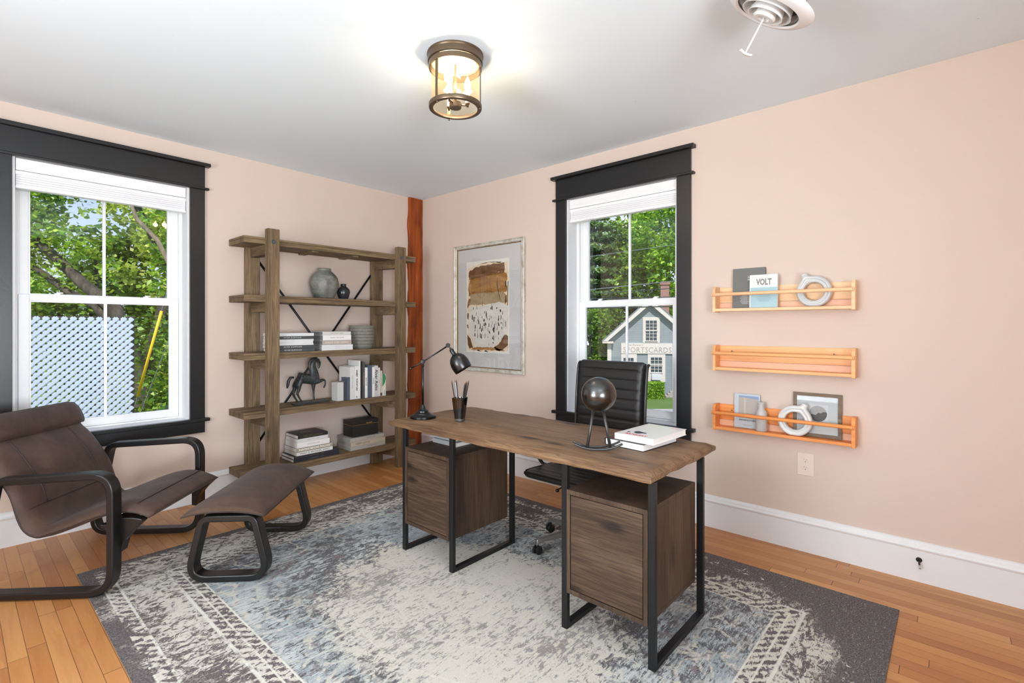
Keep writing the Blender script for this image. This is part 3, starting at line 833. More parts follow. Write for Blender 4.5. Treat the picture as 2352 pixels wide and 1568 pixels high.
barrel = hadd(-1.413, 0.900, (0.038, 0.047))
loin = hadd(-1.445, 0.912, (0.038, 0.044), barrel)
rump = hadd(-1.478, 0.905, (0.037, 0.040), loin)
chest = hadd(-1.365, 0.900, (0.040, 0.050), barrel)
front = hadd(-1.325, 0.902, (0.040, 0.046), chest)
n0 = hadd(-1.318, 0.945, (0.028, 0.038), front)
n1 = hadd(-1.334, 0.995, (0.022, 0.033), n0)
n2 = hadd(-1.333, 1.035, (0.018, 0.027), n1)
n3 = hadd(-1.315, 1.062, (0.016, 0.021), n2)
h0 = hadd(-1.290, 1.062, (0.016, 0.018), n3)
h1 = hadd(-1.275, 1.032, (0.014, 0.017), h0)
h2 = hadd(-1.278, 1.000, (0.010, 0.011), h1)
h3 = hadd(-1.284, 0.984, (0.008, 0.008), h2)
for yy, dx in ((-0.222, 0.006), (-0.180, -0.012)):
    a = hadd(-1.472 + dx, 0.862, 0.027, rump, yy); b = hadd(-1.470 + dx, 0.825, 0.016, a, yy); c = hadd(-1.486 + dx, 0.786, 0.0105, b, yy)
    d = hadd(-1.470 + dx, 0.752, 0.0075, c, yy); e = hadd(-1.456 + dx, 0.728, 0.008, d, yy); hadd(-1.445 + dx, 0.712, 0.010, e, yy)
a = hadd(-1.320, 0.855, 0.022, front, -0.184); b = hadd(-1.318, 0.800, 0.010, a, -0.182); c = hadd(-1.318, 0.752, 0.0072, b, -0.182); hadd(-1.312, 0.714, 0.010, c, -0.182)
a = hadd(-1.290, 0.872, 0.020, front, -0.218); b = hadd(-1.252, 0.886, 0.013, a, -0.220); c = hadd(-1.232, 0.880, 0.010, b, -0.220); d = hadd(-1.229, 0.845, 0.0075, c, -0.220); hadd(-1.245, 0.812, 0.009, d, -0.220)
skin_obj('body', hv, he, hr, M_BRZ, horse)
tail = [(-1.500, -0.2, 0.925), (-1.528, -0.2, 0.922), (-1.545, -0.2, 0.895), (-1.550, -0.2, 0.862), (-1.556, -0.2, 0.836)]
obj('tail', tube(tail, [0.009, 0.012, 0.013, 0.012, 0.005], 10), M_BRZ, horse, world=True, smooth=True)
mane = []
for (x, z_) in ((-1.300, 1.074), (-1.322, 1.078), (-1.345, 1.066), (-1.360, 1.045), (-1.365, 1.010), (-1.360, 0.975), (-1.352, 0.950)): mane.append((x, -0.2, z_))
obj('mane', tube(mane, [0.005, 0.009, 0.010, 0.010, 0.010, 0.009, 0.004], 8), M_BRZ, horse, world=True, smooth=True)
ears = bmesh.new()
for yy in (-0.209, -0.191): add_lathe(ears, [(0.0045, 0), (0.005, 0.006), (0.0, 0.018)], 8, (-1.300, yy, 1.068))
obj('ears', ears, M_BRZ, horse, world=True, smooth=True)

# --- upright books on the fourth shelf (x from, x to, height, colour, title ...)
UP = [(-1.160, -1.101, 0.163, (196, 196, 192), None, None, 'small pale grey book, leftmost of the upright row', (60, 60, 60)),
      (-1.100, -1.067, 0.168, (58, 62, 74), None, None, 'small dark navy book beside the leftmost pale one', (200, 200, 200)),
      (-1.066, -1.038, 0.201, (78, 88, 98), None, None, 'slate blue book, third in the upright row', (200, 200, 200)),
      (-1.037, -0.994, 0.293, (214, 214, 210), 'FROM THE LAND', 0.016, 'tall white book with faint spine lettering in the upright row', (150, 150, 148)),
      (-0.992, -0.947, 0.298, (226, 226, 224), 'EAMES   FURNITURE', 0.021, 'tall white book with two short bold black words in the upright row', (20, 20, 20)),
      (-0.9455, -0.933, 0.346, (228, 228, 226), None, None, 'very thin white volume, the tallest of the upright row', (90, 90, 90)),
      (-0.932, -0.912, 0.336, (30, 30, 32), None, None, 'tall thin black book in the upright row', (120, 120, 120)),
      (-0.911, -0.887, 0.334, (78, 80, 82), 'Donald Judd Furniture', 0.013, 'tall charcoal book right of the thin black one', (190, 150, 130)),
      (-0.886, -0.859, 0.279, (232, 232, 230), 'AALTO', 0.023, 'white book with one slim black word, between charcoal and slate blue books', (25, 25, 25)),
      (-0.857, -0.812, 0.298, (82, 92, 104), 'THE ARCHITECTURE', 0.012, 'thick slate blue book near the right of the upright row', (50, 56, 66)),
      (-0.810, -0.784, 0.278, (230, 230, 228), 'EAMES', 0.021, 'white book with thin grey lettering right of the thick slate blue one', (70, 70, 72)),
      (-0.783, -0.747, 0.290, (200, 198, 198), 'Alvar Aalto', 0.043, 'light grey book with very large bold black name down its spine', (20, 20, 20)),
      (-0.746, -0.724, 0.269, (208, 206, 202), 'A HOUSE', 0.010, 'pale volume just right of the large lettered grey book', (120, 118, 116)),
      (-0.723, -0.701, 0.239, (196, 190, 172), 'EERO SAARINEN', 0.010, 'cream and brown book second from the right end of the upright row', (110, 100, 84)),
      (-0.700, -0.661, 0.206, (216, 212, 198), None, None, 'cream book with a green patch at the right end of the upright row', (60, 130, 90))]
for x0, x1, h, c, ti, ts, lb, tc in UP:
    dd = 0.10 if h < 0.21 and x0 < -1 else 0.19
    b = make_book('book', lb, x1 - x0 - 0.0004, dd, h, c, ti, tc, ts, (x0, -0.302, SZ[3]), group='upright books on the fourth shelf', upright=True, soft=(x1 - x0) < 0.02, bold=0.0006 if ti in ('EAMES   FURNITURE', 'Alvar Aalto') else 0.0, toff=0.01 if ti != 'EAMES   FURNITURE' else 0.02, sub='K' if ti == 'EAMES   FURNITURE' else None)
    if lb.startswith('cream book with a green'):
        w_ = x1 - x0 - .0004
        poly = [(0.0003, 0.085), (w_ * 0.75, 0.125), (w_ - .0003, 0.165), (w_ * 0.7, 0.2055), (0.0003, 0.2055)]
        obj('green_patch', prism(poly, -0.0006, 0.0, 'xz'), plain('green print', rgb(62, 132, 92), 0.5), b)
        obj('blue_patch', prism([(w_ * .3, 0.012), (w_ * .8, 0.010), (w_ * .75, 0.05), (w_ * .4, 0.045)], -0.0006, 0.0, 'xz'), plain('pale blue print', rgb(160, 192, 200), 0.5), b)
    if 'brown book' in lb:
        obj('photo_strip', box(0.0005, x1 - x0 - .0012, -0.0006, 0, 0.004, 0.032), plain('brown print', rgb(84, 72, 52), 0.5), b)

# --- bottom shelf stacks and box
z = SZ[4]
BL = [((40, 40, 46), 0.0250, 'DESIGNING IN DARK        MODERN', -1.548, -1.143, 'black book at the very bottom of the left stack on the bottom shelf', (120, 110, 112)),
      ((42, 41, 48), 0.0250, 'DESIGNING IN DARK        MODERN', -1.546, -1.145, 'black book second from the bottom, under the white book with dark capitals', (130, 100, 92)),
      ((222, 221, 218), 0.0280, 'WHO IS MICHAEL JANG?', -1.522, -1.204, 'white book with large dark capitals, bottom shelf left stack', (40, 40, 42)),
      ((160, 150, 134), 0.0350, 'PAINTING BEYOND POLLOCK', -1.525, -1.207, 'taupe book with bold white capitals, bottom shelf left stack', (238, 234, 226)),
      ((224, 222, 220), 0.0440, 'FROM THE LAND', -1.518, -1.233, 'thick white book above the taupe one, bottom shelf left stack', (150, 142, 138)),
      ((204, 204, 202), 0.0310, 'ROMAN AND     ONIRO', -1.512, -1.247, 'light grey book under the black one topping the left stack', (130, 128, 128)),
      ((34, 33, 31), 0.0290, 'PIERCE FONTAINE', -1.512, -1.250, 'black book with bronze lettering topping the left stack, bottom shelf', (96, 88, 58))]
for k, (c, h, ti, x0, x1, lb, tc) in enumerate(BL):
    ts = {2: 0.023, 3: 0.022, 4: 0.014, 5: 0.010, 6: 0.021}.get(k, 0.008)
    b = make_book('book', lb, x1 - x0, 0.225, h - 0.0006, c, ti, tc, ts, (x0, -0.302, z), group='books in the left stack on the bottom shelf', bold=0.0007 if k == 3 else 0.0, xs={2: 1.05, 3: 0.92}.get(k, 1.0), hc=0.0025)
    if k == 6:
        obj('foil_panel', box(0.075, 0.165, 0.09, 0.15, h - 0.0006, h - 0.0003), plain('bronze foil', rgb(58, 54, 36), 0.4), b)
    z += h
ZL5 = z
z = SZ[4]
BR = [((166, 160, 152), 0.0350, 'STUDIO KO', -1.032, -0.667, 'grey linen book at the bottom of the stack beneath the black box', (110, 104, 96)),
      ((178, 166, 148), 0.0400, 'KERRY JOYCE', -1.029, -0.667, 'beige book with dark capitals in the middle of the stack under the black box', (84, 76, 68)),
      ((166, 160, 152), 0.0370, 'STUDIO KO', -1.036, -0.683, 'grey linen book directly under the black box', (110, 104, 96))]
for k, (c, h, ti, x0, x1, lb, tc) in enumerate(BR):
    make_book('book', lb, x1 - x0, 0.225, h - 0.0006, c, ti, tc, 0.024 if k == 1 else 0.017, (x0, -0.302, z), group='books under the black box', toff=-0.06 if k == 1 else 0.04, hc=0.003, pages=plain('grey page block', rgb(150, 146, 138), 0.9))
    z += h
kb = thing('keepsake_box', 'black box with thin gold line and gold clasp on the grey books', 'box', (-0.864, -0.2, z))
MBOX = plain('black lacquer', rgb(24, 24, 25), 0.5, var=0.03)
obj('box_body', box(-0.997, -0.731, -0.278, -0.115, z, z + 0.104), MBOX, kb, world=True, bevel=0.0015)
lidb = obj('lid', box(-0.998, -0.730, -0.279, -0.114, z + 0.1062, z + 0.146), MBOX, kb, world=True, bevel=0.002)
MGOLD = plain('brass', rgb(196, 156, 92), 0.3, 0.9)
obj('gold_line', box(-0.9965, -0.7315, -0.2775, -0.1155, z + 0.104, z + 0.1062), MGOLD, kb, world=True)
cl = bmesh.new()
box(-0.850, -0.806, -0.2805, -0.279, z + 0.112, z + 0.118, bm=cl)
for cx in (-0.852, -0.804): add_lathe(cl, [(0, 0.004), (0.005, 0.003), (0.006, 0)], 12, (cx, -0.279, z + 0.117), Matrix.Rotation(PI / 2, 4, 'X'))
obj('clasp', cl, MGOLD, lidb, world=True, autos=30)
# ------------------------------------------------------------------ lounge chair and ottoman (bent black frames, brown suede slings)
def suede():
    n = NT('worn brown suede')
    f = n.noise(n.co(), 5, 5, 0.65, 0.4); g = n.noise(n.co(), 60, 4, 0.7)
    col = n.ramp(f, (0.3, rgb(58, 42, 34)), (0.5, rgb(74, 55, 45)), (0.72, rgb(92, 71, 58)))
    sc_ = n.noise(n.map(n.co(), rot=(0.3, 0.2, 0.9), scale=(1, 14, 1)), 7, 4, 0.7)
    col = n.mix(n.math('MULTIPLY', n.smooth(sc_, 0.66, 0.74), 0.25), col, rgb(150, 126, 108))
    return n.pbr(col, 0.62, 0, n.bump(n.math('ADD', g, n.math('MULTIPLY', f, 2.0)), 0.12, 0.003), 0.35, Sheen_Weight=0.06)
M_SUEDE = suede()
M_SEAM = plain('brown seam piping', rgb(48, 35, 29), 0.6)
M_BENT = plain('black stained bentwood', rgb(20, 19, 19), 0.33, 0, 0.5, var=0.08, scale=50)
UANG = math.radians(-44.41)
def sling(rows_top, v0, v1, under, crown, nv=14, edge=0.012):
    """cushion swept across v between a top line and an underside line of (u, z) points, both same length"""
    bm = bmesh.new(); n = len(rows_top); G = []
    for j in range(nv + 1):
        s_ = j / nv; v = v0 + (v1 - v0) * s_
        e = min(s_, 1 - s_); k = math.sqrt(max(0.0, min(1.0, e / 0.10)) * (2 - min(1.0, e / 0.10)))   # rounded side edges
        top, bot = [], []
        for i in range(n):
            (tu, tz), (bu, bz) = rows_top[i], under[i]
            mu, mz = (tu + bu) / 2, (tz + bz) / 2
            kk = 0.35 + 0.65 * k
            puff = crown * k
            du, dz = tu - bu, tz - bz; L = math.hypot(du, dz) or 1
            top.append(bm.verts.new((mu + (tu - mu) * kk + du / L * puff, v, mz + (tz - mz) * kk + dz / L * puff)))
            bot.append(bm.verts.new((mu + (bu - mu) * kk, v, mz + (bz - mz) * kk)))
        G.append(top + bot[::-1])
    m = len(G[0])
    for a, b in zip(G, G[1:]):
        for i in range(m): bm.faces.new((a[i], a[(i + 1) % m], b[(i + 1) % m], b[i]))
    bm.faces.new(G[0][::-1]); bm.faces.new(G[-1])
    return bm
lc = thing('lounge_chair', 'brown suede sling lounge chair with looped black bentwood arms by the left window', 'armchair', (-2.874, -1.242, RUGZ + 0.0002), UANG)
top = [(-0.775, 0.866), (-0.752, 0.842), (-0.730, 0.805), (-0.717, 0.765), (-0.712, 0.735), (-0.668, 0.692), (-0.617, 0.629), (-0.566, 0.547), (-0.532, 0.484), (-0.498, 0.375), (-0.472, 0.325), (-0.438, 0.302), (-0.395, 0.306), (-0.275, 0.352), (-0.145, 0.400), (-0.032, 0.421), (0.055, 0.406), (0.118, 0.372)]
und = [(-0.790, 0.852), (-0.790, 0.830), (-0.785, 0.790), (-0.765, 0.745), (-0.745, 0.712), (-0.695, 0.665), (-0.645, 0.605), (-0.598, 0.530), (-0.566, 0.470), (-0.535, 0.365), (-0.500, 0.300), (-0.448, 0.268), (-0.388, 0.268), (-0.262, 0.312), (-0.130, 0.362), (-0.020, 0.380), (0.055, 0.378), (0.112, 0.362)]
def dens(P, k=2):
    out = []
    n = len(P)
    for i in range(n - 1):
        p0 = P[max(i - 1, 0)]; p1 = P[i]; p2 = P[i + 1]; p3 = P[min(i + 2, n - 1)]
        for j in range(k):
            t_ = j / k
            out.append(tuple(0.5 * ((2 * p1[a]) + (-p0[a] + p2[a]) * t_ + (2 * p0[a] - 5 * p1[a] + 4 * p2[a] - p3[a]) * t_ ** 2 + (-p0[a] + 3 * p1[a] - 3 * p2[a] + p3[a]) * t_ ** 3) for a in range(2)))
    out.append(P[-1]); return out
seat = obj('sling_seat', sling(dens(top, 3), 0.072, 0.752, dens(und, 3), 0.016), M_SUEDE, lc, smooth=True)
hp_t = [(-0.760, 0.868), (-0.728, 0.840), (-0.704, 0.800), (-0.692, 0.765), (-0.700, 0.742)]
hp_b = [(-0.772, 0.860), (-0.745, 0.825), (-0.728, 0.785), (-0.718, 0.755), (-0.714, 0.740)]
obj('headrest', sling(dens(hp_t, 3), 0.074, 0.750, dens(hp_b, 3), 0.010), M_SUEDE, lc, smooth=True)
def surf(path, v, off=0.012):
    out = []
    for i, (u, z) in enumerate(path):
        a = path[max(i - 1, 0)]; b = path[min(i + 1, len(path) - 1)]
        dx, dz = b[0] - a[0], b[1] - a[1]; L = math.hypot(dx, dz)
        out.append((u - dz / L * off * -1 * -1 if False else u + (dz / L) * -off * -1 * (1), v, z + (-dx / L) * -off * (1)))
    return out
T3_ = dens(top, 3)
seam = bmesh.new()
for v in (0.60, 0.215):
    pts = []
    for i in range(12, 27):
        u, z = T3_[i]; a, b = T3_[i - 1], T3_[i + 1]; dx, dz = b[0] - a[0], b[1] - a[1]; L = math.hypot(dx, dz)
        pts.append((u - dz / L * 0.0172, v, z + dx / L * 0.0172))
    add_tube(seam, pts, 0.0034, 6)
for i in (26, 47):
    u, z = T3_[i]; a, b = T3_[i - 1], T3_[i + 1]; dx, dz = b[0] - a[0], b[1] - a[1]; L = math.hypot(dx, dz)
    add_tube(seam, [(u - dz / L * 0.0172, v, z + dx / L * 0.0172) for v in [0.11 + 0.60 * k / 10 for k in range(11)]], 0.0026, 6)
obj('seam', seam, M_SEAM, lc, smooth=True)
pip = bmesh.new()
for v in (0.0735, 0.7505):
    add_tube(pip, [((a[0] * .45 + b[0] * .55), v, (a[1] * .45 + b[1] * .55)) for a, b in zip(T3_, dens(und, 3))], 0.0035, 6)
obj('piping', pip, M_SEAM, lc, smooth=True)
def side_frame(v0, v1):
    th = 0.034; h = th / 2
    loop = rounded([(-0.013 - h, h), (-0.013 - h, 0.6215 - h), (-0.605 + h, 0.594 - h), (-0.715 + h, h)], [0.115, 0.10, 0.06, 0.10], 10)
    fr = strip_loop(loop, th, v0, v1)
    return obj('side_frame', fr, M_BENT, lc, autos=50, bevel=0.006, seg=2)
f1 = side_frame(0.0, 0.066); f2 = side_frame(0.782, 0.848)
for f_, va, vb in ((f1, 0.058, 0.105), (f2, 0.722, 0.790)):
    gr = bmesh.new()
    br = strip_loop([(-0.030, 0.215), (-0.012, 0.262), (0.012, 0.300), (0.046, 0.334), (0.085, 0.362), (0.070, 0.372)][:5], 0.022, va, vb, closed=False)
    obj('seat_bracket', prism([(-0.034, 0.200), (-0.012, 0.200), (0.004, 0.258), (0.036, 0.300), (0.090, 0.352), (0.086, 0.364), (0.040, 0.372), (-0.034, 0.372)], va, vb), M_BENT, f_, bevel=0.004)
    br.free(); gr.free()
obj('cross_rail', box(-0.120, -0.040, 0.066, 0.782, 0.318, 0.338), M_BENT, lc, bevel=0.004)
obj('cross_rail', box(-0.655, -0.625, 0.066, 0.782, 0.530, 0.575), M_BENT, lc, bevel=0.004)

ot = thing('ottoman', 'brown suede ottoman with a curved cushion on two black loop legs', 'ottoman', (-2.447, -1.502, RUGZ), UANG)
CU = -0.008
ct, cb = [], []
for i in range(17):
    s_ = -1 + 2 * i / 16; u = CU + 0.208 * s_
    ct.append((u, 0.366 + 0.072 * (1 - abs(s_) ** 2.4) + 0.008)); cb.append((u, 0.358 + 0.026 * (1 - abs(s_) ** 2.2)))
cush = bmesh.new(); G = []; NV = 26
for j in range(NV + 1):
    s_ = j / NV; v = -0.045 + 0.790 * s_; e = min(s_, 1 - s_) * 0.79
    k = math.sin(min(1, e / 0.10) * PI / 2)
    kk = 0.50 + 0.50 * k; sh = 1.0 if True else 0
    G.append([cush.verts.new((a[0], v, b[1] + (a[1] - b[1]) * kk)) for a, b in zip(ct, cb)] + [cush.verts.new((b[0], v, b[1])) for b in cb[::-1]])
for a, b in zip(G, G[1:]):
    m = len(a)
    for i in range(m): cush.faces.new((a[i], a[(i + 1) % m], b[(i + 1) % m], b[i]))
cush.faces.new(G[0][::-1]); cush.faces.new(G[-1])
cu = obj('cushion', cush, M_SUEDE, ot, autos=60)
pp = bmesh.new()
ring = [(u, -0.046, z + .003) for u, z in cb] + [(cb[-1][0] + .001, -0.045 + 0.79 * k / 8, cb[-1][1] + .003) for k in range(1, 8)] + [(u, 0.746, z + .003) for u, z in cb[::-1]] + [(cb[0][0] - .001, 0.745 - 0.79 * k / 8, cb[0][1] + .003) for k in range(1, 8)]
add_tube(pp, ring + [ring[0]], 0.0035, 6, caps=False)
obj('piping', pp, M_SEAM, cu, smooth=True)
for v0 in (0.0, 0.640):
    th = 0.036; h = th / 2
    loop = rounded([(CU - 0.225 + h, h), (CU + 0.225 - h, h), (CU + 0.150 - h, 0.352 - h), (CU - 0.150 + h, 0.352 - h)], [0.085, 0.085, 0.045, 0.045], 10)
    obj('leg_loop', strip_loop(loop, th, v0, v0 + 0.072), M_BENT, ot, autos=50, bevel=0.006)

# ------------------------------------------------------------------ office chair
def ribbed_leather():
    n = NT('black leather')
    f = n.noise(n.co(), 120, 3, 0.6)
    return n.pbr(n.mix(f, rgb(19, 18, 18), rgb(30, 28, 27)), 0.42, 0, n.bump(f, 0.1, 0.001), 0.45)
M_LEA = ribbed_leather()
M_ALU = plain('grey cast aluminium', rgb(124, 124, 122), 0.38, 0.7)
M_RAIL2 = plain('dark chromed rail', rgb(58, 58, 58), 0.34, 0.6)
M_PLA = plain('black plastic', rgb(18, 18, 18), 0.4)
oc = thing('office_chair', 'black ribbed leather office chair on a grey five star base behind the desk', 'office chair', (-0.80, -2.62, RUGZ))
Y0, Y1 = -2.855, -2.335                                         # right and left side of the chair
# ribbed shell profile (x, z) from seat front to top of the back
prof = [(-1.035, 0.415), (-1.052, 0.432), (-1.040, 0.452), (-0.98, 0.457), (-0.84, 0.452), (-0.70, 0.446), (-0.58, 0.446), (-0.515, 0.462), (-0.485, 0.50), (-0.475, 0.56), (-0.468, 0.66), (-0.462, 0.80), (-0.452, 0.94), (-0.436, 1.06), (-0.424, 1.105), (-0.405, 1.116)]
pd = dens(prof, 16)
acc = 0; S_ = [0]
for a, b in zip(pd, pd[1:]): acc += math.hypot(b[0] - a[0], b[1] - a[1]); S_.append(acc)
def shell(i0, i1, th):
    bm = bmesh.new(); G = []
    NVV = 18
    for j in range(NVV + 1):
        s_ = j / NVV; y = Y1 + (Y0 - Y1) * s_; e = min(s_, 1 - s_) * (Y1 - Y0)
        k = min(1.0, e / 0.022); k = math.sqrt(k * (2 - k)); ribk = min(1.0, max(0.0, (e - 0.035) / 0.03))
        top_, bot_ = [], []
        for i in range(i0, i1 + 1):
            x, z = pd[i]; a = pd[max(i - 1, 0)]; b = pd[min(i + 1, len(pd) - 1)]
            dx, dz = b[0] - a[0], b[1] - a[1]; L = math.hypot(dx, dz); nx, nz = -dz / L, dx / L
            ph = (S_[i] % 0.066) / 0.066
            groove = 0.0 if (S_[i] > 1.20 or 0.52 < S_[i] < 0.60 or S_[i] < 0.13) else math.exp(-((min(ph, 1 - ph)) / 0.085) ** 2) * 0.0085 * ribk
            hh = th / 2 * k
            cx, cz = x - nx * th / 2, z - nz * th / 2
            top_.append(bm.verts.new((cx + nx * (hh - groove), y, cz + nz * (hh - groove)))); bot_.append(bm.verts.new((cx - nx * hh, y, cz - nz * hh)))
        G.append(top_ + bot_[::-1])
    m = len(G[0])
    for a, b in zip(G, G[1:]):
        for i in range(m): bm.faces.new((a[i], a[(i + 1) % m], b[(i + 1) % m], b[i]))
    bm.faces.new(G[0][::-1]); bm.faces.new(G[-1])
    return bm
split = next(i for i, s_ in enumerate(S_) if s_ > 0.56)
obj('seat', shell(0, split, 0.045), M_LEA, oc, smooth=True, world=True)
obj('backrest', shell(split, len(pd) - 1, 0.030), M_LEA, oc, smooth=True, world=True)
for y in (Y0 - 0.006, Y1 + 0.006):
    obj('side_rail', tube([(x + 0.020, y, z - 0.018) if i < split else (x + 0.022, y, z) for i, (x, z) in enumerate(pd[40::6], 40)], 0.010, 10), M_RAIL2, oc, smooth=True, world=True)
    # looped arm
    yo = y + (0.045 if y > -2.6 else -0.045)
    loop = rounded([(-0.79, 0.436), (-0.82, 0.64), (-0.50, 0.655), (-0.475, 0.55)], [0.05, 0.06, 0.05, 0.02], 8)
    pts = [(-0.745, y, 0.425), (-0.775, yo, 0.432)] + [(-0.812, yo, 0.47), (-0.826, yo, 0.54), (-0.822, yo, 0.60), (-0.79, yo, 0.645), (-0.74, yo, 0.658), (-0.60, yo, 0.655), (-0.53, yo, 0.645), (-0.49, yo, 0.61), (-0.47, y, 0.57)]
    arm = bmesh.new(); rg = []
    for i, p in enumerate(pts):
        a = Vector(pts[max(i - 1, 0)]); b = Vector(pts[min(i + 1, len(pts) - 1)]); d = (b - a).normalized()
        w = Vector((0, 1, 0)); w = (w - d * w.dot(d)).normalized(); n_ = d.cross(w); P_ = Vector(p)
        rg.append([arm.verts.new(P_ + w * 0.018 + n_ * 0.006), arm.verts.new(P_ + w * 0.018 - n_ * 0.006), arm.verts.new(P_ - w * 0.018 - n_ * 0.006), arm.verts.new(P_ - w * 0.018 + n_ * 0.006)])
    for a, b in zip(rg, rg[1:]):
        for k in range(4): arm.faces.new((a[k], a[(k + 1) % 4], b[(k + 1) % 4], b[k]))
    arm.faces.new(rg[0][::-1]); arm.faces.new(rg[-1])
    obj('armrest', arm, M_RAIL2, oc, world=True, bevel=0.003, autos=50, sub=1)
BC = Vector((-0.862, -2.655, 0))
mech = boxes((BC.x - 0.10, BC.x + 0.16, BC.y - 0.07, BC.y + 0.07, 0.345, 0.385), (BC.x - 0.05, BC.x + 0.10, BC.y - 0.12, BC.y + 0.12, 0.38, 0.402))
mc_ = obj('tilt_mechanism', mech, M_PLA, oc, world=True, bevel=0.008)
lv = tube([(BC.x, BC.y + 0.07, 0.365), (-0.86, -2.53, 0.355), (-0.862, -2.475, 0.318)], 0.005, 8)
add_lathe(lv, [(0, -0.012), (0.010, -0.008), (0.012, 0), (0.010, 0.008), (0, 0.012)], 12, (-0.863, -2.472, 0.312))
obj('lever', lv, M_PLA, mc_, world=True, smooth=True)
obj('gas_column', lathe([(0.0, 0.10), (0.027, 0.10), (0.027, 0.24), (0.015, 0.245), (0.015, 0.35), (0.0, 0.35)], 20, BC), M_PLA, oc, world=True, autos=40)
hub = lathe([(0.0, 0.075), (0.040, 0.075), (0.045, 0.09), (0.042, 0.125), (0.033, 0.14), (0.0, 0.14)], 24, BC)
obj('base_hub', hub, M_ALU, oc, world=True, autos=40)
for k in range(5):
    a = math.radians(150.5 + 72 * k); d = Vector((math.cos(a), math.sin(a), 0)); w = Vector((-d.y, d.x, 0))
    bm = bmesh.new(); rg = []
    for r, hw, zt_, zb in ((0.03, 0.024, 0.130, 0.085), (0.15, 0.020, 0.122, 0.088), (0.25, 0.017, 0.106, 0.082), (0.288, 0.018, 0.100, 0.070), (0.300, 0.016, 0.096, 0.058)):
        c_ = BC + d * r
        rg.append([bm.verts.new((c_ + w * hw) + Vector((0, 0, zb))), bm.verts.new((c_ - w * hw) + Vector((0, 0, zb))), bm.verts.new((c_ - w * hw * .65) + Vector((0, 0, zt_))), bm.verts.new((c_ + w * hw * .65) + Vector((0, 0, zt_)))])
    for p, q in zip(rg, rg[1:]):
        for i in range(4): bm.faces.new((p[i], p[(i + 1) % 4], q[(i + 1) % 4], q[i]))
    bm.faces.new(rg[0][::-1]); bm.faces.new(rg[-1])
    leg = obj('base_leg', bm, M_ALU, oc, world=True, bevel=0.005, autos=50)
    cw = BC + d * 0.290; ca = bmesh.new()
    M_ = Matrix.Translation(cw + Vector((0, 0, RUGZ + 0.026))) @ Matrix.Rotation(a + 0.5 + k, 4, 'Z') @ Matrix.Rotation(PI / 2, 4, 'X')
    for o_ in (-0.020, 0.008):
        add_lathe(ca, [(0, o_), (0.022, o_), (0.026, o_ + 0.004), (0.026, o_ + 0.010), (0.022, o_ + 0.013), (0, o_ + 0.013)], 20, (0, 0, 0), M_)
    add_lathe(ca, [(0, -0.007), (0.013, -0.007), (0.013, 0.008), (0, 0.008)], 12, (0, 0, 0), M_)
    add_lathe(ca, [(0, 0.0), (0.008, 0.0), (0.008, 0.03), (0, 0.03)], 12, cw + Vector((0, 0, RUGZ + 0.030)))
    obj('castor', ca, M_PLA, leg, world=True, autos=40)

# ------------------------------------------------------------------ things on the desk
def metal_dark(name='gunmetal', c=(74, 76, 78), r=0.22): return plain(name, rgb(*c), r, 1.0, 0.5, var=0.03)
M_GUN = metal_dark('gunmetal lamp', (62, 63, 64), 0.28); M_GUNS = metal_dark('gunmetal lamp shade', (70, 70, 71), 0.30)
ZD = 0.7805
LA = math.radians(41.591 - 90)                                    # the lamp arm swings across the room's diagonal
lamp = thing('desk_lamp', 'dark metal task lamp with jointed arm and dome shade on the desk', 'lamp', (-1.456, -1.869, ZD), LA)
obj('lamp_base', lathe([(0, 0), (0.078, 0), (0.081, 0.003), (0.081, 0.014), (0.076, 0.018), (0.056, 0.021), (0.050, 0.026), (0.048, 0.032), (0.036, 0.036), (0.034, 0.046), (0.028, 0.050), (0.019, 0.056), (0.014, 0.068), (0.010, 0.078), (0, 0.078)], 48), M_GUN, lamp, autos=40)
st = tube([(0, 0, 0.074), (0, 0, 0.330)], 0.0062, 14)
for zz, rr in ((0.080, 0.009), (0.326, 0.009), (0.334, 0.007)): add_lathe(st, [(0, -0.004), (rr, -0.003), (rr, 0.003), (0, 0.004)], 16, (0, 0, zz))
obj('stem', st, M_GUN, lamp, smooth=True)
jt = bmesh.new()
RX = Matrix.Rotation(PI / 2, 4, 'X')
add_lathe(jt, [(0, -0.013), (0.012, -0.013), (0.014, -0.010), (0.014, 0.010), (0.012, 0.013), (0, 0.013)], 20, (0.0, 0, 0.350), RX)
add_lathe(jt, [(0, 0.013), (0.005, 0.013), (0.006, 0.024), (0, 0.026)], 12, (0.0, 0, 0.350), RX)
obj('joint', jt, M_GUN, lamp, autos=40)
ar = tube([(-0.072, 0, 0.312), (-0.03, 0, 0.333), (0.0, 0, 0.350), (0.148, 0, 0.445)], 0.0050, 10)
add_lathe(ar, [(0, -0.010), (0.006, -0.008), (0.007, 0.004), (0, 0.010)], 12, (-0.076, 0, 0.308), Matrix.Rotation(math.radians(60), 4, 'Y'))
obj('arm', ar, M_GUN, lamp, smooth=True)
hj = bmesh.new()
add_lathe(hj, [(0, -0.012), (0.012, -0.012), (0.014, -0.009), (0.014, 0.009), (0.012, 0.012), (0, 0.012)], 20, (0.157, 0, 0.453), RX)
obj('head_joint', hj, M_GUN, lamp, autos=40)
ax = Vector((0.53, 0, -0.848)).normalized(); q = ax.to_track_quat('Z', 'Y').to_matrix().to_4x4()
SH0 = Vector((0.168, 0, 0.440))
neck = lathe([(0, 0), (0.006, 0), (0.006, 0.012), (0.011, 0.014), (0.0135, 0.018), (0.0135, 0.050), (0.016, 0.052), (0.016, 0.058), (0, 0.058)], 24, SH0, q)
obj('neck', neck, M_GUN, lamp, autos=40)
shp = [(0.014, 0.052), (0.028, 0.058), (0.042, 0.070), (0.052, 0.086), (0.0580, 0.106), (0.0595, 0.126), (0.0580, 0.150), (0.0555, 0.166)]
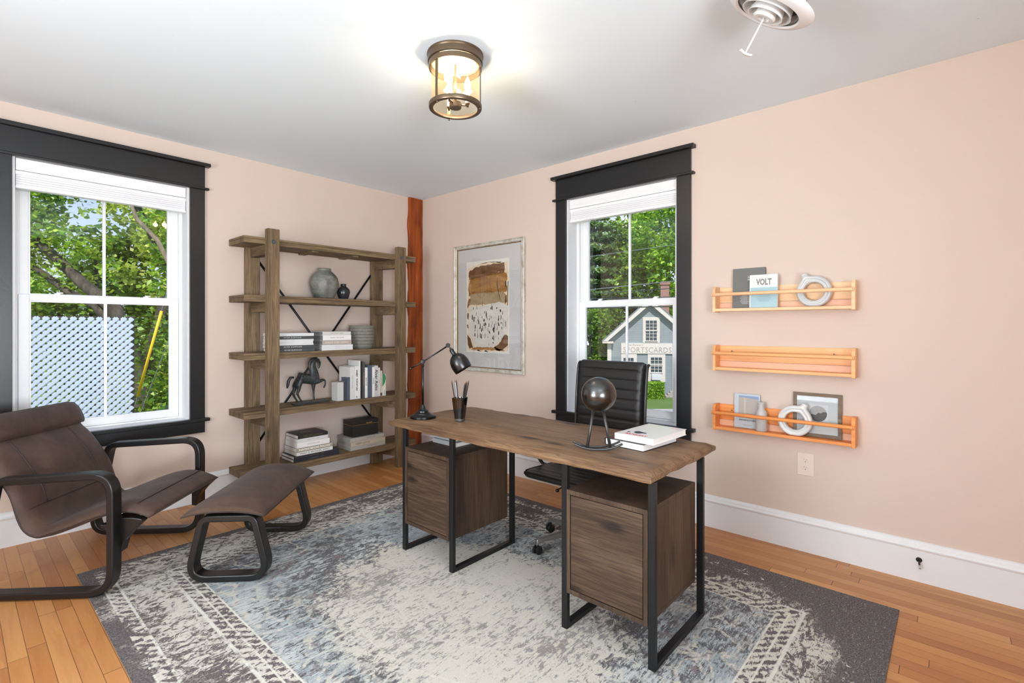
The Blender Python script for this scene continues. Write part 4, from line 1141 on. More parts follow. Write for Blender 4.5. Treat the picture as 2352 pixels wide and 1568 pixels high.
sh = lathe(shp + [(r - 0.0018, z) for r, z in shp[::-1]], 48, SH0, q)
obj('lamp_shade', sh, M_GUNS, lamp, smooth=True)
obj('lamp_bulb', lathe([(0, 0.060), (0.010, 0.062), (0.012, 0.085), (0.021, 0.110), (0.018, 0.128), (0, 0.134)], 20, SH0, q), plain('frosted bulb off', rgb(200, 200, 196), 0.4), lamp, smooth=True)

pc = thing('pencil_cup', 'smoked glass tumbler used as a pencil holder on the desk', 'cup', (-1.378, -2.124, ZD), math.radians(25))
def sq(h, z): return [(x, y, z) for x, y in rounded([(-h, -h), (h, -h), (h, h), (-h, h)], h * 0.42, 4)]
def loft(secs, bm=None, cap=True):
    bm = bm or bmesh.new(); R_ = [[bm.verts.new(p) for p in s_] for s_ in secs]
    n = len(R_[0])
    for a, b in zip(R_, R_[1:]):
        for i in range(n): bm.faces.new((a[i], a[(i + 1) % n], b[(i + 1) % n], b[i]))
    if cap: bm.faces.new(R_[0][::-1]); bm.faces.new(R_[-1])
    return bm
def smoked(name, tint, gl): return glass(name, tint, gl, 0.02)
obj('glass_wall', loft([sq(0.0265, 0.018), sq(0.0400, 0.142), sq(0.0378, 0.142), sq(0.0243, 0.022)]), smoked('smoked glass', rgb(150, 142, 138), 0.05), pc, autos=40)
obj('glass_base', loft([sq(0.0215, 0.0), sq(0.0260, 0.004), sq(0.0265, 0.018)]), smoked('clear thick glass', rgb(205, 208, 208), 0.18), pc, autos=40, label='thick clear glass foot')
pens = [(-0.016, -0.012, -0.052, 0.02, 0.245, 'wood'), (-0.008, 0.010, -0.030, 0.004, 0.250, 'silver'), (0.000, -0.014, -0.022, 0.01, 0.252, 'wood'), (0.008, 0.004, 0.030, 0.0, 0.232, 'wood'), (0.010, 0.012, 0.038, 0.012, 0.240, 'wood'), (0.014, -0.008, 0.046, -0.012, 0.243, 'wood'), (0.016, 0.006, 0.055, 0.006, 0.247, 'wood')]
# lean is measured across the desk diagonal, so turn it into room axes
PM = {'wood': plain('dark brown pencil', rgb(44, 33, 28), 0.5), 'silver': plain('silver pencil', rgb(150, 152, 156), 0.35, 0.6)}
MTIP = plain('sharpened pencil tip', rgb(96, 70, 52), 0.6)
Rr = Vector((0.664, -0.748, 0)); Wd = Vector((0.748, 0.664, 0))
where = ['outermost on the left', 'silver barrel', 'just right of the silver one', 'first of the right-hand bunch', 'second of the right-hand bunch', 'third of the right-hand bunch', 'outermost on the right']
for i, (a0, b0, a1, b1, L_, kind_) in enumerate(pens):
    p0 = Vector((-1.378, -2.124, ZD + 0.0225)) + Rr * a0 * 0.7 + Wd * b0 * 0.7; p1 = Vector((-1.378, -2.124, ZD + L_)) + Rr * a1 + Wd * b1 * 0.9
    d = (p1 - p0).normalized(); p0 = p0 + Vector((0, 0, 0.001)); pt = p1 - d * 0.016
    lb = 'silver pencil standing in the smoked glass tumbler' if kind_ == 'silver' else 'dark brown pencil in the glass tumbler, ' + where[i]
    pt_ = thing('pencil', lb, 'pencil', tuple(p0), 0, 'pencils in the glass tumbler')
    obj('barrel', tube([p0, pt], 0.0036, 6), PM[kind_], pt_, world=True)
    obj('tip', tube([pt, p1], [0.0036, 0.0006], 6), MTIP, pt_, world=True)

sc_t = thing('sphere_sculpture', 'dark metal ball on two slim legs with curved rockers, standing on the desk', 'sculpture', (-1.44, -3.133, ZD), LA)
M_BALL = metal_dark('dark polished ball', (92, 92, 91), 0.24)
obj('ball', lathe([(0.080 * math.sin(PI * k / 32), 0.2585 - 0.080 * math.cos(PI * k / 32)) for k in range(33)], 64), M_BALL, sc_t, smooth=True)
M_LEG = plain('satin grey steel', rgb(84, 84, 84), 0.42, 0.8)
for b_ in (-0.003, 0.050):
    pts = []
    for k in range(17):
        s_ = -1 + 2 * k / 16
        pts.append((0.110 * s_ - 0.002, b_, 0.0052 + 0.026 * abs(s_) ** 2.2))
    obj('rocker', tube(pts, 0.0048, 10), M_LEG, sc_t, smooth=True)
for sx in (-1, 1):
    obj('leg', tube([(sx * 0.054, 0.0, 0.009), (sx * 0.0225, 0.012, 0.186)], [0.0072, 0.0062], 10), M_LEG, sc_t, smooth=True)
    obj('tie_bar', tube([(sx * 0.054, 0.0, 0.0095), (sx * 0.054, 0.050, 0.0095)], 0.0035, 8), M_LEG, sc_t, smooth=True)

# the two big books on the desk
b1 = thing('book', 'black covered book with dark red band, lower of the two on the desk', 'book', (-1.330, -3.300, ZD), math.radians(-5.5))
MB = cover_mat((36, 34, 36))
bm = boxes((0, 0.300, 0, 0.212, 0, 0.0025), (0, 0.300, 0, 0.212, 0.0305, 0.033)); box(0, 0.300, 0.2105, 0.2145, 0.0012, 0.0318, bm=bm)
obj('cover', bm, MB, b1)
obj('pages', box(0.003, 0.297, 0.003, 0.212, 0.0025, 0.0305), M_PAGEW, b1)
obj('red_band', box(0.018, 0.060, 0.0, 0.2, 0.033, 0.0332), plain('dark red print', rgb(120, 28, 40), 0.5), b1)
ZB2 = ZD + 0.0334
b2 = thing('book', 'large white book with red lettering and black smudge, upper one on the desk', 'book', (-1.316, -3.343, ZB2), math.radians(-3.6))
bm = boxes((0, 0.318, 0, 0.207, 0, 0.002), (0, 0.318, 0, 0.207, 0.026, 0.0285), (0, 0.318, 0.2050, 0.207, 0.002, 0.026))
obj('cover', bm, cover_mat((244, 244, 243), 0.3) if False else plain('glossy white cover', rgb(244, 244, 243), 0.22, var=0.005), b2, bevel=0.0005)
obj('pages', box(0.003, 0.314, 0.003, 0.205, 0.002, 0.026), M_PAGEW, b2)
sm = bmesh.new(); zt2 = 0.0287
def flat(poly, z0=zt2, bm=None): return prism(poly, z0 - 0.0003, z0, 'xy', bm=bm)
flat([(0.058, 0.128), (0.078, 0.150), (0.098, 0.152), (0.112, 0.140), (0.104, 0.118), (0.098, 0.092), (0.082, 0.086), (0.080, 0.104), (0.062, 0.112)], bm=sm)
flat([(0.056, 0.170), (0.070, 0.182), (0.078, 0.172), (0.066, 0.160)], bm=sm)
obj('smudge', sm, plain('black print', rgb(34, 32, 34), 0.3), b2)
obj('red_lettering', text_bm('BASQUIAT', 0.026, frame_m((0.030, 0.110, zt2), (0, -1, 0), (1, 0, 0)), 0.0002, 0.0008, 'CENTER', 0.9), plain('red print', rgb(206, 32, 44), 0.4), b2)
obj('red_mark', flat([(0.286, 0.02), (0.290, 0.02), (0.290, 0.066), (0.286, 0.064)]), plain('red print', rgb(206, 32, 44), 0.4), b2)

# two grey books under the desk top, lying on the left pedestal
g1 = thing('book', 'grey book lying on the left pedestal, the lower one under the desk top', 'book', (-1.415, -2.135, 0.6305), 0)
bm = boxes((0, 0.16, 0, 0.22, 0, 0.002), (0, 0.16, 0, 0.22, 0.024, 0.026), (0, 0.002, 0, 0.22, .002, .024))
obj('cover', bm, cover_mat((150, 150, 150)), g1); obj('pages', box(0.002, 0.157, 0.002, 0.218, 0.002, 0.024), M_PAGE, g1)
g2 = thing('book', 'grey book on top of another one on the left pedestal under the desk top', 'book', (-1.395, -2.105, 0.6568), 0.02)
bm = boxes((0, 0.15, 0, 0.19, 0, 0.002), (0, 0.15, 0, 0.19, 0.018, 0.020), (0, 0.002, 0, 0.19, .002, .018))
obj('cover', bm, cover_mat((164, 165, 166)), g2); obj('pages', box(0.002, 0.147, 0.002, 0.188, 0.002, 0.018), M_PAGE, g2)
# ------------------------------------------------------------------ picture ledges on the right wall
def pine(name, a, b, c):
    n = NT(name)
    v = n.map(n.co(), scale=(1, 0.06, 1))
    g = n.noise(v, 22, 4, 0.6, 0.4); f = n.noise(n.map(n.co(), scale=(1, 0.04, 1)), 140, 3, 0.6)
    col = n.ramp(g, (0.3, c), (0.5, b), (0.7, a))
    col = n.mix(n.math('MULTIPLY', n.smooth(f, 0.5, 0.8), 0.25), col, c)
    k = n.vor(n.map(n.co(), scale=(1, 0.6, 1)), 6.5)
    col = n.mix(n.math('MULTIPLY', n.math('SUBTRACT', 1.0, n.smooth(k, 0.02, 0.06)), 0.5), col, rgb(176, 96, 50))
    return n.pbr(col, 0.45, 0, n.bump(f, 0.1, 0.001), 0.4)
M_P1 = pine('pale varnished pine', rgb(240, 205, 164), rgb(232, 190, 146), rgb(218, 168, 122))
M_P2 = pine('honey varnished pine', rgb(240, 190, 134), rgb(232, 174, 116), rgb(216, 150, 94))
M_P3 = pine('orange varnished pine', rgb(238, 162, 96), rgb(230, 146, 78), rgb(208, 122, 58))
M_SCREW = plain('screw head', rgb(92, 78, 66), 0.4, 0.8)
LY0, LY1 = -3.164, -3.944
def ledge(z0, m, label, screws):
    t = thing('picture_ledge', label, 'shelf', (0, -3.554, z0), 0, 'pine ledges on the right wall')
    for a, b in ((LY0, LY0 - 0.0185), (LY1 + 0.0185, LY1)):
        pr = rounded([(-0.001, z0), (-0.090, z0), (-0.090, z0 + 0.150), (-0.075, z0 + 0.167), (-0.001, z0 + 0.167)], [0.002, 0.004, 0.012, 0.012, 0.002], 4)
        bm = bmesh.new(); prism(pr, min(a, b), max(a, b), 'xz', bm=bm)
        e = obj('end_panel', bm, m, t, world=True, bevel=0.0012)
        o_ = bmesh.new()
        add_lathe(o_, [(0, 0.0008), (0.002, 0.0008), (0.002, 0)], 10, (-0.1075, (a + b) / 2, z0 + 0.115), Matrix.Rotation(-PI / 2, 4, 'Y'))
        obj('pin', o_, M_SCREW, e, world=True)
    obj('back_board', box(-0.011, -0.001, LY1 + .0185, LY0 - .0185, z0 + 0.064, z0 + 0.164), m, t, world=True, bevel=0.0015)
    obj('lower_back_board', box(-0.006, -0.001, LY1 + .0185, LY0 - .0185, z0 + 0.024, z0 + 0.062), plain('pink toned pine', rgb(228, 180, 148), 0.5, var=0.05), t, world=True)
    obj('bottom_board', box(-0.088, -0.001, LY1 + .0185, LY0 - .0185, z0 + 0.006, z0 + 0.024), m, t, world=True, bevel=0.0015)
    pole = bmesh.new()
    y0, y1 = LY1 + 0.004, LY0 - 0.002
    n_ = 18; R_ = []
    for y in (y0, y1 + 0.004):
        R_.append([pole.verts.new((-0.0965 + 0.011 * math.cos(2 * PI * k / n_), y, z0 + 0.115 + 0.011 * math.sin(2 * PI * k / n_))) for k in range(n_)])
    for k in range(n_): pole.faces.new((R_[0][k], R_[0][(k + 1) % n_], R_[1][(k + 1) % n_], R_[1][k]))
    pole.faces.new(R_[0][::-1]); pole.faces.new(R_[1])
    obj('rail', pole, m, t, world=True, autos=40)
    for y in screws:
        o_ = bmesh.new(); add_lathe(o_, [(0, 0.001), (0.0045, 0.001), (0.0045, 0)], 12, (-0.011, y, z0 + 0.128), Matrix.Rotation(-PI / 2, 4, 'Y'))
        obj('screw', o_, M_SCREW, t, world=True)
    return t
ZL = (1.444, 1.062, 0.674)
ledge(ZL[0], M_P1, 'pale pine ledge, top one on the right wall, with books and ring vase', ())
ledge(ZL[1], M_P2, 'empty honey coloured pine ledge, the middle one on the right wall', (-3.262, -3.832))
ledge(ZL[2], M_P3, 'orange pine ledge, lowest on the right wall, crowded with decor', (-3.262,))
def leaning(name, label, cat, y0, w, h, th, zbase, tilt, xfoot, group=None):
    """empty at the left foot of something leaning back; local x to the right, z up, front at y=0 and depth to +y"""
    t = bpy.data.objects.new(name, None); COL.objects.link(t)
    t.location = (xfoot, y0, zbase + 0.0016); t.rotation_mode = 'XYZ'
    M = Matrix.Translation((xfoot, y0, zbase + 0.0016)) @ Matrix.Rotation(-PI / 2, 4, 'Z') @ Matrix.Rotation(-tilt, 4, 'X')
    t.rotation_euler = M.to_euler(); ORIG[t.name] = M
    tag(t, label, cat, group)
    return t
M_BLK2 = plain('fine black print', rgb(60, 60, 62), 0.6)
zf = ZL[0] + 0.0242
bk = leaning('book', 'tall dark grey book leaning on the top ledge behind the white and blue one', 'book', -3.272, 0.195, 0.255, 0.018, zf, 0.06, -0.036)
obj('cover', boxes((0, 0.195, 0, 0.002, 0, 0.256), (0, 0.195, 0.014, 0.016, 0, 0.256), (0, 0.002, 0.002, 0.014, 0, 0.256)), cover_mat((104, 104, 102)), bk)
obj('pages', box(0.002, 0.191, 0.002, 0.014, 0.003, 0.252), M_PAGE, bk)
MW = plain('white print', rgb(225, 225, 222), 0.6)
obj('cover_title', text_bm('Kaare and\nJeffrey A.', 0.0145, frame_m((0.092, -0.0002, 0.190), (1, 0, 0), (0, 0, 1)), 0.0002, 0.0003, 'LEFT'), MW, bk)
def lines(x0, x1, z_hi, n_, dz, bm=None, seed=1, right=False, hh=0.0016):
    random.seed(seed); bm = bm or bmesh.new()
    for i in range(n_):
        L_ = (x1 - x0) * random.uniform(0.62, 1.0); c_ = (x0 + x1) / 2
        a, b = (x1 - L_, x1) if right else (c_ - L_ / 2, c_ + L_ / 2)
        x = a
        while x < b:
            w_ = random.uniform(0.004, 0.011); box(x, min(x + w_, b), -0.0005, 0.0, z_hi - i * dz, z_hi - i * dz + hh, bm=bm); x += w_ + 0.0016
    return bm
obj('blurb', lines(0.045, 0.125, 0.076, 9, 0.0062), MW, bk)
bv = leaning('book', 'white and pale blue book with one big grey word, top ledge', 'book', -3.384, 0.160, 0.206, 0.018, zf, 0.05, -0.062)
obj('cover', boxes((0, 0.160, 0, 0.002, 0, 0.206), (0, 0.160, 0.016, 0.018, 0, 0.206), (0, 0.002, 0.002, 0.016, 0, 0.206)), cover_mat((222, 223, 222)), bv)
obj('pages', box(0.002, 0.157, 0.002, 0.016, 0.002, 0.203), M_PAGE, bv)
obj('blue_panel', box(0.006, 0.160, -0.0004, 0, 0.0, 0.126), plain('pale blue print', rgb(172, 196, 214), 0.5), bv)
obj('cover_title', text_bm('VOLT', 0.052, frame_m((0.083, -0.0006, 0.158), (1, 0, 0), (0, 0, 1)), 0.0003, 0.0022, 'CENTER', 0.66), plain('grey print', rgb(128, 128, 126), 0.5), bv)
obj('blurb', lines(0.038, 0.130, 0.074, 7, 0.0058, seed=4), plain('pale grey print', rgb(120, 134, 146), 0.6), bv)

def glaze(name, a, b):
    n = NT(name); f = n.noise(n.co(), 12, 4)
    return n.pbr(n.mix(f, rgb(*a), rgb(*b)), 0.16, 0, None, 0.5)
M_RING = glaze('pale grey glaze', (186, 190, 192), (206, 209, 210)); M_RINGW = glaze('white glaze', (206, 208, 206), (222, 224, 222))
def ring_vase(label, cy, zb, m, spout_sign, x, R=0.0925, hole=0.052):
    """ceramic ring with flat foot, stepped rim around the hole and a spout; local x runs right along the wall"""
    t = thing('ring_vase', label, 'vase', (x, cy, zb), -PI / 2)
    bm = bmesh.new(); NA, NB = 72, 36; G = []
    zc = R - 0.004
    for i in range(NA):
        a = 2 * PI * i / NA; ca, sa = math.cos(a), math.sin(a)
        # outer outline: circle with a flat foot and a shoulder rising to the spout
        Ro = R
        if sa < -0.80: Ro = min(R, (zc) / -sa)
        sp_a = math.radians(118 if spout_sign < 0 else 62); da = (a - sp_a + PI) % (2 * PI) - PI
        Ro += 0.022 * math.exp(-(da / 0.20) ** 2)
        r0 = hole; mid = (Ro + r0) / 2; hw = (Ro - r0) / 2; D = 0.024
        ring = []
        for k in range(NB):
            b = 2 * PI * k / NB; cb_, sb_ = math.cos(b), math.sin(b)
            rr = mid + hw * (abs(cb_) ** 0.8) * (1 if cb_ > 0 else -1); yy = D * (abs(sb_) ** 0.7) * (1 if sb_ > 0 else -1)
            # groove ring between the outer tube and the inner collar
            g = math.exp(-((rr - (r0 + hw * 0.8)) / 0.0055) ** 2) * 0.009
            yy -= g * (1 if yy > 0 else -1)
            ring.append(bm.verts.new((rr * ca, yy, zc + rr * sa)))
        G.append(ring)
    for i in range(NA):
        A, B = G[i], G[(i + 1) % NA]
        for k in range(NB): bm.faces.new((A[k], A[(k + 1) % NB], B[(k + 1) % NB], B[k]))
    obj('ring_body', bm, m, t, smooth=True)
    sa_ = math.radians(118 if spout_sign < 0 else 62); d = Vector((math.cos(sa_), 0, math.sin(sa_)))
    q_ = d.to_track_quat('Z', 'Y').to_matrix().to_4x4()
    sp_ = [(0.024, 0.0), (0.019, 0.012), (0.0165, 0.022), (0.0185, 0.029), (0.0165, 0.030), (0.0135, 0.022), (0.0, 0.014)]
    obj('spout', lathe(sp_, 24, Vector((0, 0, zc)) + d * (R - 0.004), q_), m, t, smooth=True)
    return t
ring_vase('pale grey ring shaped vase on the top ledge', -3.738, zf, M_RING, -1, -0.046)
zf3 = ZL[2] + 0.0242
ring_vase('white ring shaped vase on the lowest ledge in front of a small framed picture', -3.640, zf3, M_RINGW, 1, -0.056)
ab = leaning('book', 'pale blue architecture book leaning at the left of the lowest ledge', 'book', -3.282, 0.154, 0.218, 0.010, zf3, 0.03, -0.028)
obj('cover', boxes((0, 0.154, 0, 0.002, 0, 0.218), (0, 0.154, 0.009, 0.011, 0, 0.218), (0, 0.002, 0.002, 0.009, 0, 0.218)), cover_mat((186, 198, 206)), ab)
obj('pages', box(0.002, 0.151, 0.002, 0.009, 0.002, 0.215), M_PAGE, ab)
pic = obj('cover_photo', box(0.026, 0.146, -0.0004, 0, 0.062, 0.206), plain('sandy print', rgb(176, 168, 160), 0.5), ab)
obj('sky_print', prism([(0.030, 0.206), (0.146, 0.206), (0.146, 0.186), (0.058, 0.196), (0.030, 0.192)], -0.0007, -0.0004, 'xz'), plain('blue print', rgb(134, 154, 186), 0.5), pic)
obj('tower_print', prism([(0.058, 0.062), (0.070, 0.062), (0.070, 0.190), (0.058, 0.196)], -0.0007, -0.0004, 'xz'), plain('buff print', rgb(196, 184, 170), 0.5), pic)
obj('cover_title', text_bm('ARCHITECTURE', 0.0125, frame_m((0.080, -0.0006, 0.050), (1, 0, 0), (0, 0, 1)), 0.0003, 0.0005, 'CENTER', 0.95, 1.25), M_BLK2, ab)
obj('small_print', lines(0.045, 0.120, 0.022, 2, 0.006, seed=8, hh=0.001), M_BLK2, ab)
bt = thing('bottle', 'small pale ceramic bottle on the lowest ledge beside the architecture book', 'bottle', (-0.0515, -3.452, zf3))
def wash():
    n = NT('washed ceramic'); v = n.map(n.co(), scale=(1, 1, 0.25)); f = n.noise(v, 30, 4, 0.6)
    return n.pbr(n.mix(f, rgb(168, 164, 160), rgb(206, 208, 208)), 0.3)
obj('bottle_body', lathe([(0, 0), (0.030, 0), (0.0335, 0.005), (0.034, 0.10), (0.032, 0.113), (0.026, 0.126), (0.0205, 0.134), (0.0185, 0.142), (0.0185, 0.168), (0.0205, 0.174), (0.0205, 0.181), (0.014, 0.181), (0.014, 0.15), (0, 0.15)], 40), wash(), bt, smooth=True)
fr = leaning('framed_print', 'small wooden framed picture with round landscape leaning on the lowest ledge', 'picture', -3.622, 0.252, 0.256, 0.016, zf3, 0.045, -0.030)
M_FRW = wood('grey brown frame wood', rgb(92, 78, 64), rgb(124, 108, 92), rgb(146, 130, 112), 'x', 3.0, 0.2, 0.6, 0.2, 0.2)
W_, H_ = 0.250, 0.256
obj('frame', boxes((0, W_, 0, 0.014, 0, 0.019), (0, W_, 0, 0.014, H_ - 0.019, H_), (0, 0.019, 0, 0.014, 0.019, H_ - 0.019), (W_ - 0.019, W_, 0, 0.014, 0.019, H_ - 0.019)), M_FRW, fr, bevel=0.001)
mt = obj('mat_board', box(0.019, W_ - 0.019, 0.007, 0.011, 0.019, H_ - 0.019), plain('grey blue mat board', rgb(188, 194, 196), 0.7, var=0.01), fr)
obj('print_sheet', box(0.078, 0.182, 0.0064, 0.007, 0.080, 0.190), plain('pale print paper', rgb(200, 204, 206), 0.7), mt)
def disc(cx, cz, r, y, m, name, par, a0=0, a1=2 * PI, seg=40, extra=None):
    poly = [(cx + r * math.cos(a0 + (a1 - a0) * k / seg), cz + r * math.sin(a0 + (a1 - a0) * k / seg)) for k in range(seg + (0 if a1 - a0 > 6.28 else 1))]
    if extra: poly += extra
    return obj(name, prism(poly, y, y + 0.0004, 'xz'), m, par)
disc(0.130, 0.137, 0.046, 0.0058, plain('grey hazy print', rgb(158, 160, 160), 0.7), 'round_landscape', mt)
disc(0.130, 0.137, 0.046, 0.0053, plain('charcoal print', rgb(84, 84, 84), 0.7), 'mountain_shape', mt, PI + 0.15, 2 * PI + 0.25, 30, [(0.158, 0.150), (0.145, 0.141), (0.132, 0.143), (0.118, 0.128), (0.104, 0.132)])
obj('frame_glass', box(0.019, W_ - 0.019, 0.0030, 0.0036, 0.019, H_ - 0.019), glass('frame glass', (1, 1, 1, 1), 0.004), fr)

# ------------------------------------------------------------------ large abstract picture between post and window
aw = thing('wall_picture', 'large framed abstract in brown and cream brushwork on the right wall', 'picture', (0, -1.024, 1.54))
AY0, AY1, AZ0, AZ1 = -0.560, -1.488, 0.918, 2.154       # left, right, bottom, top
M_SILV = None
def silver_leaf():
    n = NT('rubbed silver moulding'); f = n.noise(n.map(n.co(), scale=(1, 0.35, 0.35)), 34, 5, 0.7)
    return n.pbr(n.ramp(f, (0.3, rgb(150, 140, 124)), (0.5, rgb(198, 194, 184)), (0.7, rgb(216, 214, 208))), 0.4, 0.15, n.bump(f, 0.3, 0.002))
M_SILV = silver_leaf()
def moulding(y0, y1, z0, z1, w, d, m, par, name):
    """mitred frame: section steps from outer edge to sight edge"""
    bm = bmesh.new()
    sec = [(0, 0.002), (0, d * 0.85), (w * 0.18, d), (w * 0.5, d * 0.80), (w * 0.8, d * 0.88), (w, d * 0.55), (w, 0.002)]
    rings = []
    for (cy, cz, sy, sz) in ((y0, z0, -1, 1), (y1, z0, 1, 1), (y1, z1, 1, -1), (y0, z1, -1, -1)):
        rings.append([bm.verts.new((-dd, cy + sy * ii, cz + sz * ii)) for ii, dd in sec])
    for i in range(4):
        A, B = rings[i], rings[(i + 1) % 4]; n_ = len(A)
        for k in range(n_): bm.faces.new((A[k], A[(k + 1) % n_], B[(k + 1) % n_], B[k]))
    return obj(name, bm, m, par, world=True, autos=25)
moulding(AY0, AY1, AZ0, AZ1, 0.036, 0.034, M_SILV, aw, 'frame')
moulding(AY0 - 0.036, AY1 + 0.036, AZ0 + 0.036, AZ1 - 0.036, 0.007, 0.022, plain('gilt slip', rgb(160, 124, 70), 0.35, 0.6), aw, 'gilt_slip')
mb = obj('mat_board', box(-0.010, -0.004, AY1 + 0.04, AY0 - 0.04, AZ0 + 0.04, AZ1 - 0.04), plain('pale grey mat', rgb(198, 198, 196), 0.8, var=0.015, scale=90), aw, world=True)
PY, PZ = -0.730, 1.100; PW, PH = 0.568, 0.884           # paper: left edge, bottom, size
obj('paper', box(-0.0125, -0.0104, PY - PW, PY, PZ, PZ + PH), plain('deckled cream paper', rgb(228, 224, 214), 0.85, var=0.02), mb, world=True)
def A(u, v): return (PY - u * PW, PZ + v * PH)
def paint_mat(name, a, b, c, sc_=10):
    n = NT(name); v = n.map(n.co(), scale=(1, 0.35, 1.8)); f = n.noise(v, sc_, 5, 0.7, 0.8)
    return n.pbr(n.ramp(f, (0.32, rgb(*a)), (0.52, rgb(*b)), (0.7, rgb(*c))), 0.6)
def paint(name, poly, m, lay, jag=0.006, seed=1):
    random.seed(seed); out = []
    n_ = len(poly)
    for i in range(n_):
        a, b = poly[i], poly[(i + 1) % n_]
        L_ = math.hypot(b[0] - a[0], b[1] - a[1]); k = max(1, int(L_ / 0.035))
        for j in range(k):
            s_ = j / k; out.append((a[0] + (b[0] - a[0]) * s_ + random.uniform(-jag, jag), a[1] + (b[1] - a[1]) * s_ + random.uniform(-jag, jag)))
    pts = [A(*p) for p in out]
    bm = bmesh.new(); vs = [bm.verts.new((-0.0126 - 0.0002 * lay, y, z)) for y, z in pts]
    f = bm.faces.new(vs); bmesh.ops.triangulate(bm, faces=[f])
    obj(name, bm, m, mb, world=True)
paint('wash', [(0.03, 0.02), (0.97, 0.02), (0.98, 0.955), (0.55, 0.975), (0.30, 0.975), (0.03, 0.93)], paint_mat('amber wash', (224, 196, 158), (230, 210, 180), (232, 224, 206)), 1, 0.012, 2)
paint('ochre_block', [(0.06, 0.62), (0.94, 0.64), (0.95, 0.71), (0.90, 0.74), (0.96, 0.78), (0.94, 0.84), (0.88, 0.865), (0.10, 0.86), (0.05, 0.74)], paint_mat('ochre brushwork', (134, 88, 40), (160, 114, 58), (182, 142, 84)), 2, 0.010, 3)
paint('umber_block', [(0.06, 0.835), (0.50, 0.845), (0.84, 0.865), (0.90, 0.85), (0.90, 0.955), (0.55, 0.955), (0.20, 0.93), (0.06, 0.895)], paint_mat('umber brushwork', (84, 54, 32), (108, 72, 44), (138, 98, 58)), 3, 0.008, 4)
paint('umber_stripe', [(0.06, 0.80), (0.40, 0.83), (0.88, 0.845), (0.88, 0.865), (0.10, 0.85)], paint_mat('umber stripe', (90, 60, 30), (120, 82, 44), (150, 110, 60)), 4, 0.006, 14)
paint('tan_block', [(0.09, 0.52), (0.93, 0.535), (0.92, 0.62), (0.86, 0.655), (0.55, 0.645), (0.10, 0.645)], paint_mat('tan brushwork', (156, 134, 102), (172, 150, 116), (182, 162, 130), 6), 3, 0.006, 5)
for k, pl in enumerate(([(0.02, 0.48), (0.09, 0.53), (0.10, 0.58), (0.06, 0.60), (0.03, 0.55)], [(0.02, 0.37), (0.06, 0.36), (0.06, 0.43), (0.02, 0.44)], [(0.90, 0.52), (0.96, 0.54), (0.95, 0.62), (0.91, 0.61)], [(0.01, 0.27), (0.05, 0.26), (0.04, 0.31), (0.01, 0.31)])):
    paint('brown_daub', pl, paint_mat('brown daub', (110, 72, 34), (136, 94, 48), (166, 122, 70)), 3, 0.006, 20 + k)
paint('vessel', [(0.20, 0.055), (0.66, 0.055), (0.80, 0.13), (0.97, 0.23), (0.985, 0.50), (0.80, 0.545), (0.62, 0.53), (0.30, 0.505), (0.09, 0.505), (0.055, 0.40), (0.06, 0.22)], paint_mat('bone white brushwork', (206, 200, 188), (216, 212, 202), (222, 220, 212)), 5, 0.004, 6)
paint('corner_brown', [(0.02, 0.20), (0.10, 0.15), (0.17, 0.05), (0.08, 0.04), (0.03, 0.08)], paint_mat('dark corner', (88, 58, 32), (112, 76, 44), (146, 104, 62)), 6, 0.006, 7)
paint('corner_brown', [(0.66, 0.055), (0.82, 0.13), (0.90, 0.20), (0.98, 0.19), (0.98, 0.09), (0.86, 0.035), (0.72, 0.025)], paint_mat('dark corner', (88, 58, 32), (112, 76, 44), (146, 104, 62)), 6, 0.008, 8)
paint('bottom_band', [(0.10, 0.030), (0.95, 0.030), (0.70, 0.062), (0.20, 0.058)], paint_mat('rust band', (150, 104, 56), (172, 124, 74), (190, 148, 98)), 6, 0.005, 9)
mk = bmesh.new(); random.seed(12)
for k in range(86):
    u, v = random.uniform(0.12, 0.93), random.uniform(0.07, 0.51)
    if v < 0.24 and (u < 0.14 + (0.24 - v) * 0.9 or u > 0.92 - (0.24 - v) * 1.6): continue
    h = random.choice((0.018, 0.026, 0.036, 0.050)) ; w = random.choice((0.006, 0.008, 0.013, 0.017)) * (1 if h < 0.03 else 0.8)
    y, z = A(u, v); sl = random.uniform(-0.003, 0.003)
    vs = [mk.verts.new((-0.0141, y + a_, z + b_)) for a_, b_ in ((-w / 2 + sl, 0), (w / 2 + sl, 0.002), (w / 2 * 0.8, h * 0.6), (w / 3 - sl, h), (-w / 3 - sl, h - .002), (-w / 2, h * 0.4))]
    mk.faces.new(vs)
obj('dark_dashes', mk, plain('charcoal marks', rgb(40, 36, 34), 0.7), mb, world=True)
ln = bmesh.new(); random.seed(3)
for u in (0.34, 0.38, 0.44, 0.46, 0.52, 0.56, 0.60, 0.76, 0.80):
    y, z = A(u, random.uniform(0.88, 0.96)); pts = [(-0.0139, y, z)]
    for k in range(6): y += random.uniform(-0.008, 0.008); z -= random.uniform(0.03, 0.06); pts.append((-0.0139, y, z))
    add_tube(ln, pts, 0.0006, 4)
pts = [(-0.0139, *A(0.12 + 0.07 * k, 0.66 + 0.02 * math.sin(k * 1.4) - 0.012 * k * (k < 5) + 0.0)) for k in range(9)]
add_tube(ln, pts, 0.0007, 4)
add_tube(ln, [(-0.0141, *A(*p)) for p in ((0.74, 0.80), (0.735, 0.73), (0.75, 0.68), (0.77, 0.64), (0.79, 0.60), (0.81, 0.56))], [0.0012, 0.0040, 0.0030, 0.0016, 0.0028, 0.001], 5)
obj('scribbled_lines', ln, plain('charcoal marks', rgb(40, 36, 34), 0.7), mb, world=True)
obj('picture_glass', box(-0.0180, -0.0174, AY1 + 0.042, AY0 - 0.042, AZ0 + 0.042, AZ1 - 0.042), glass('picture glazing', (1, 1, 1, 1), 0.01), aw, world=True)

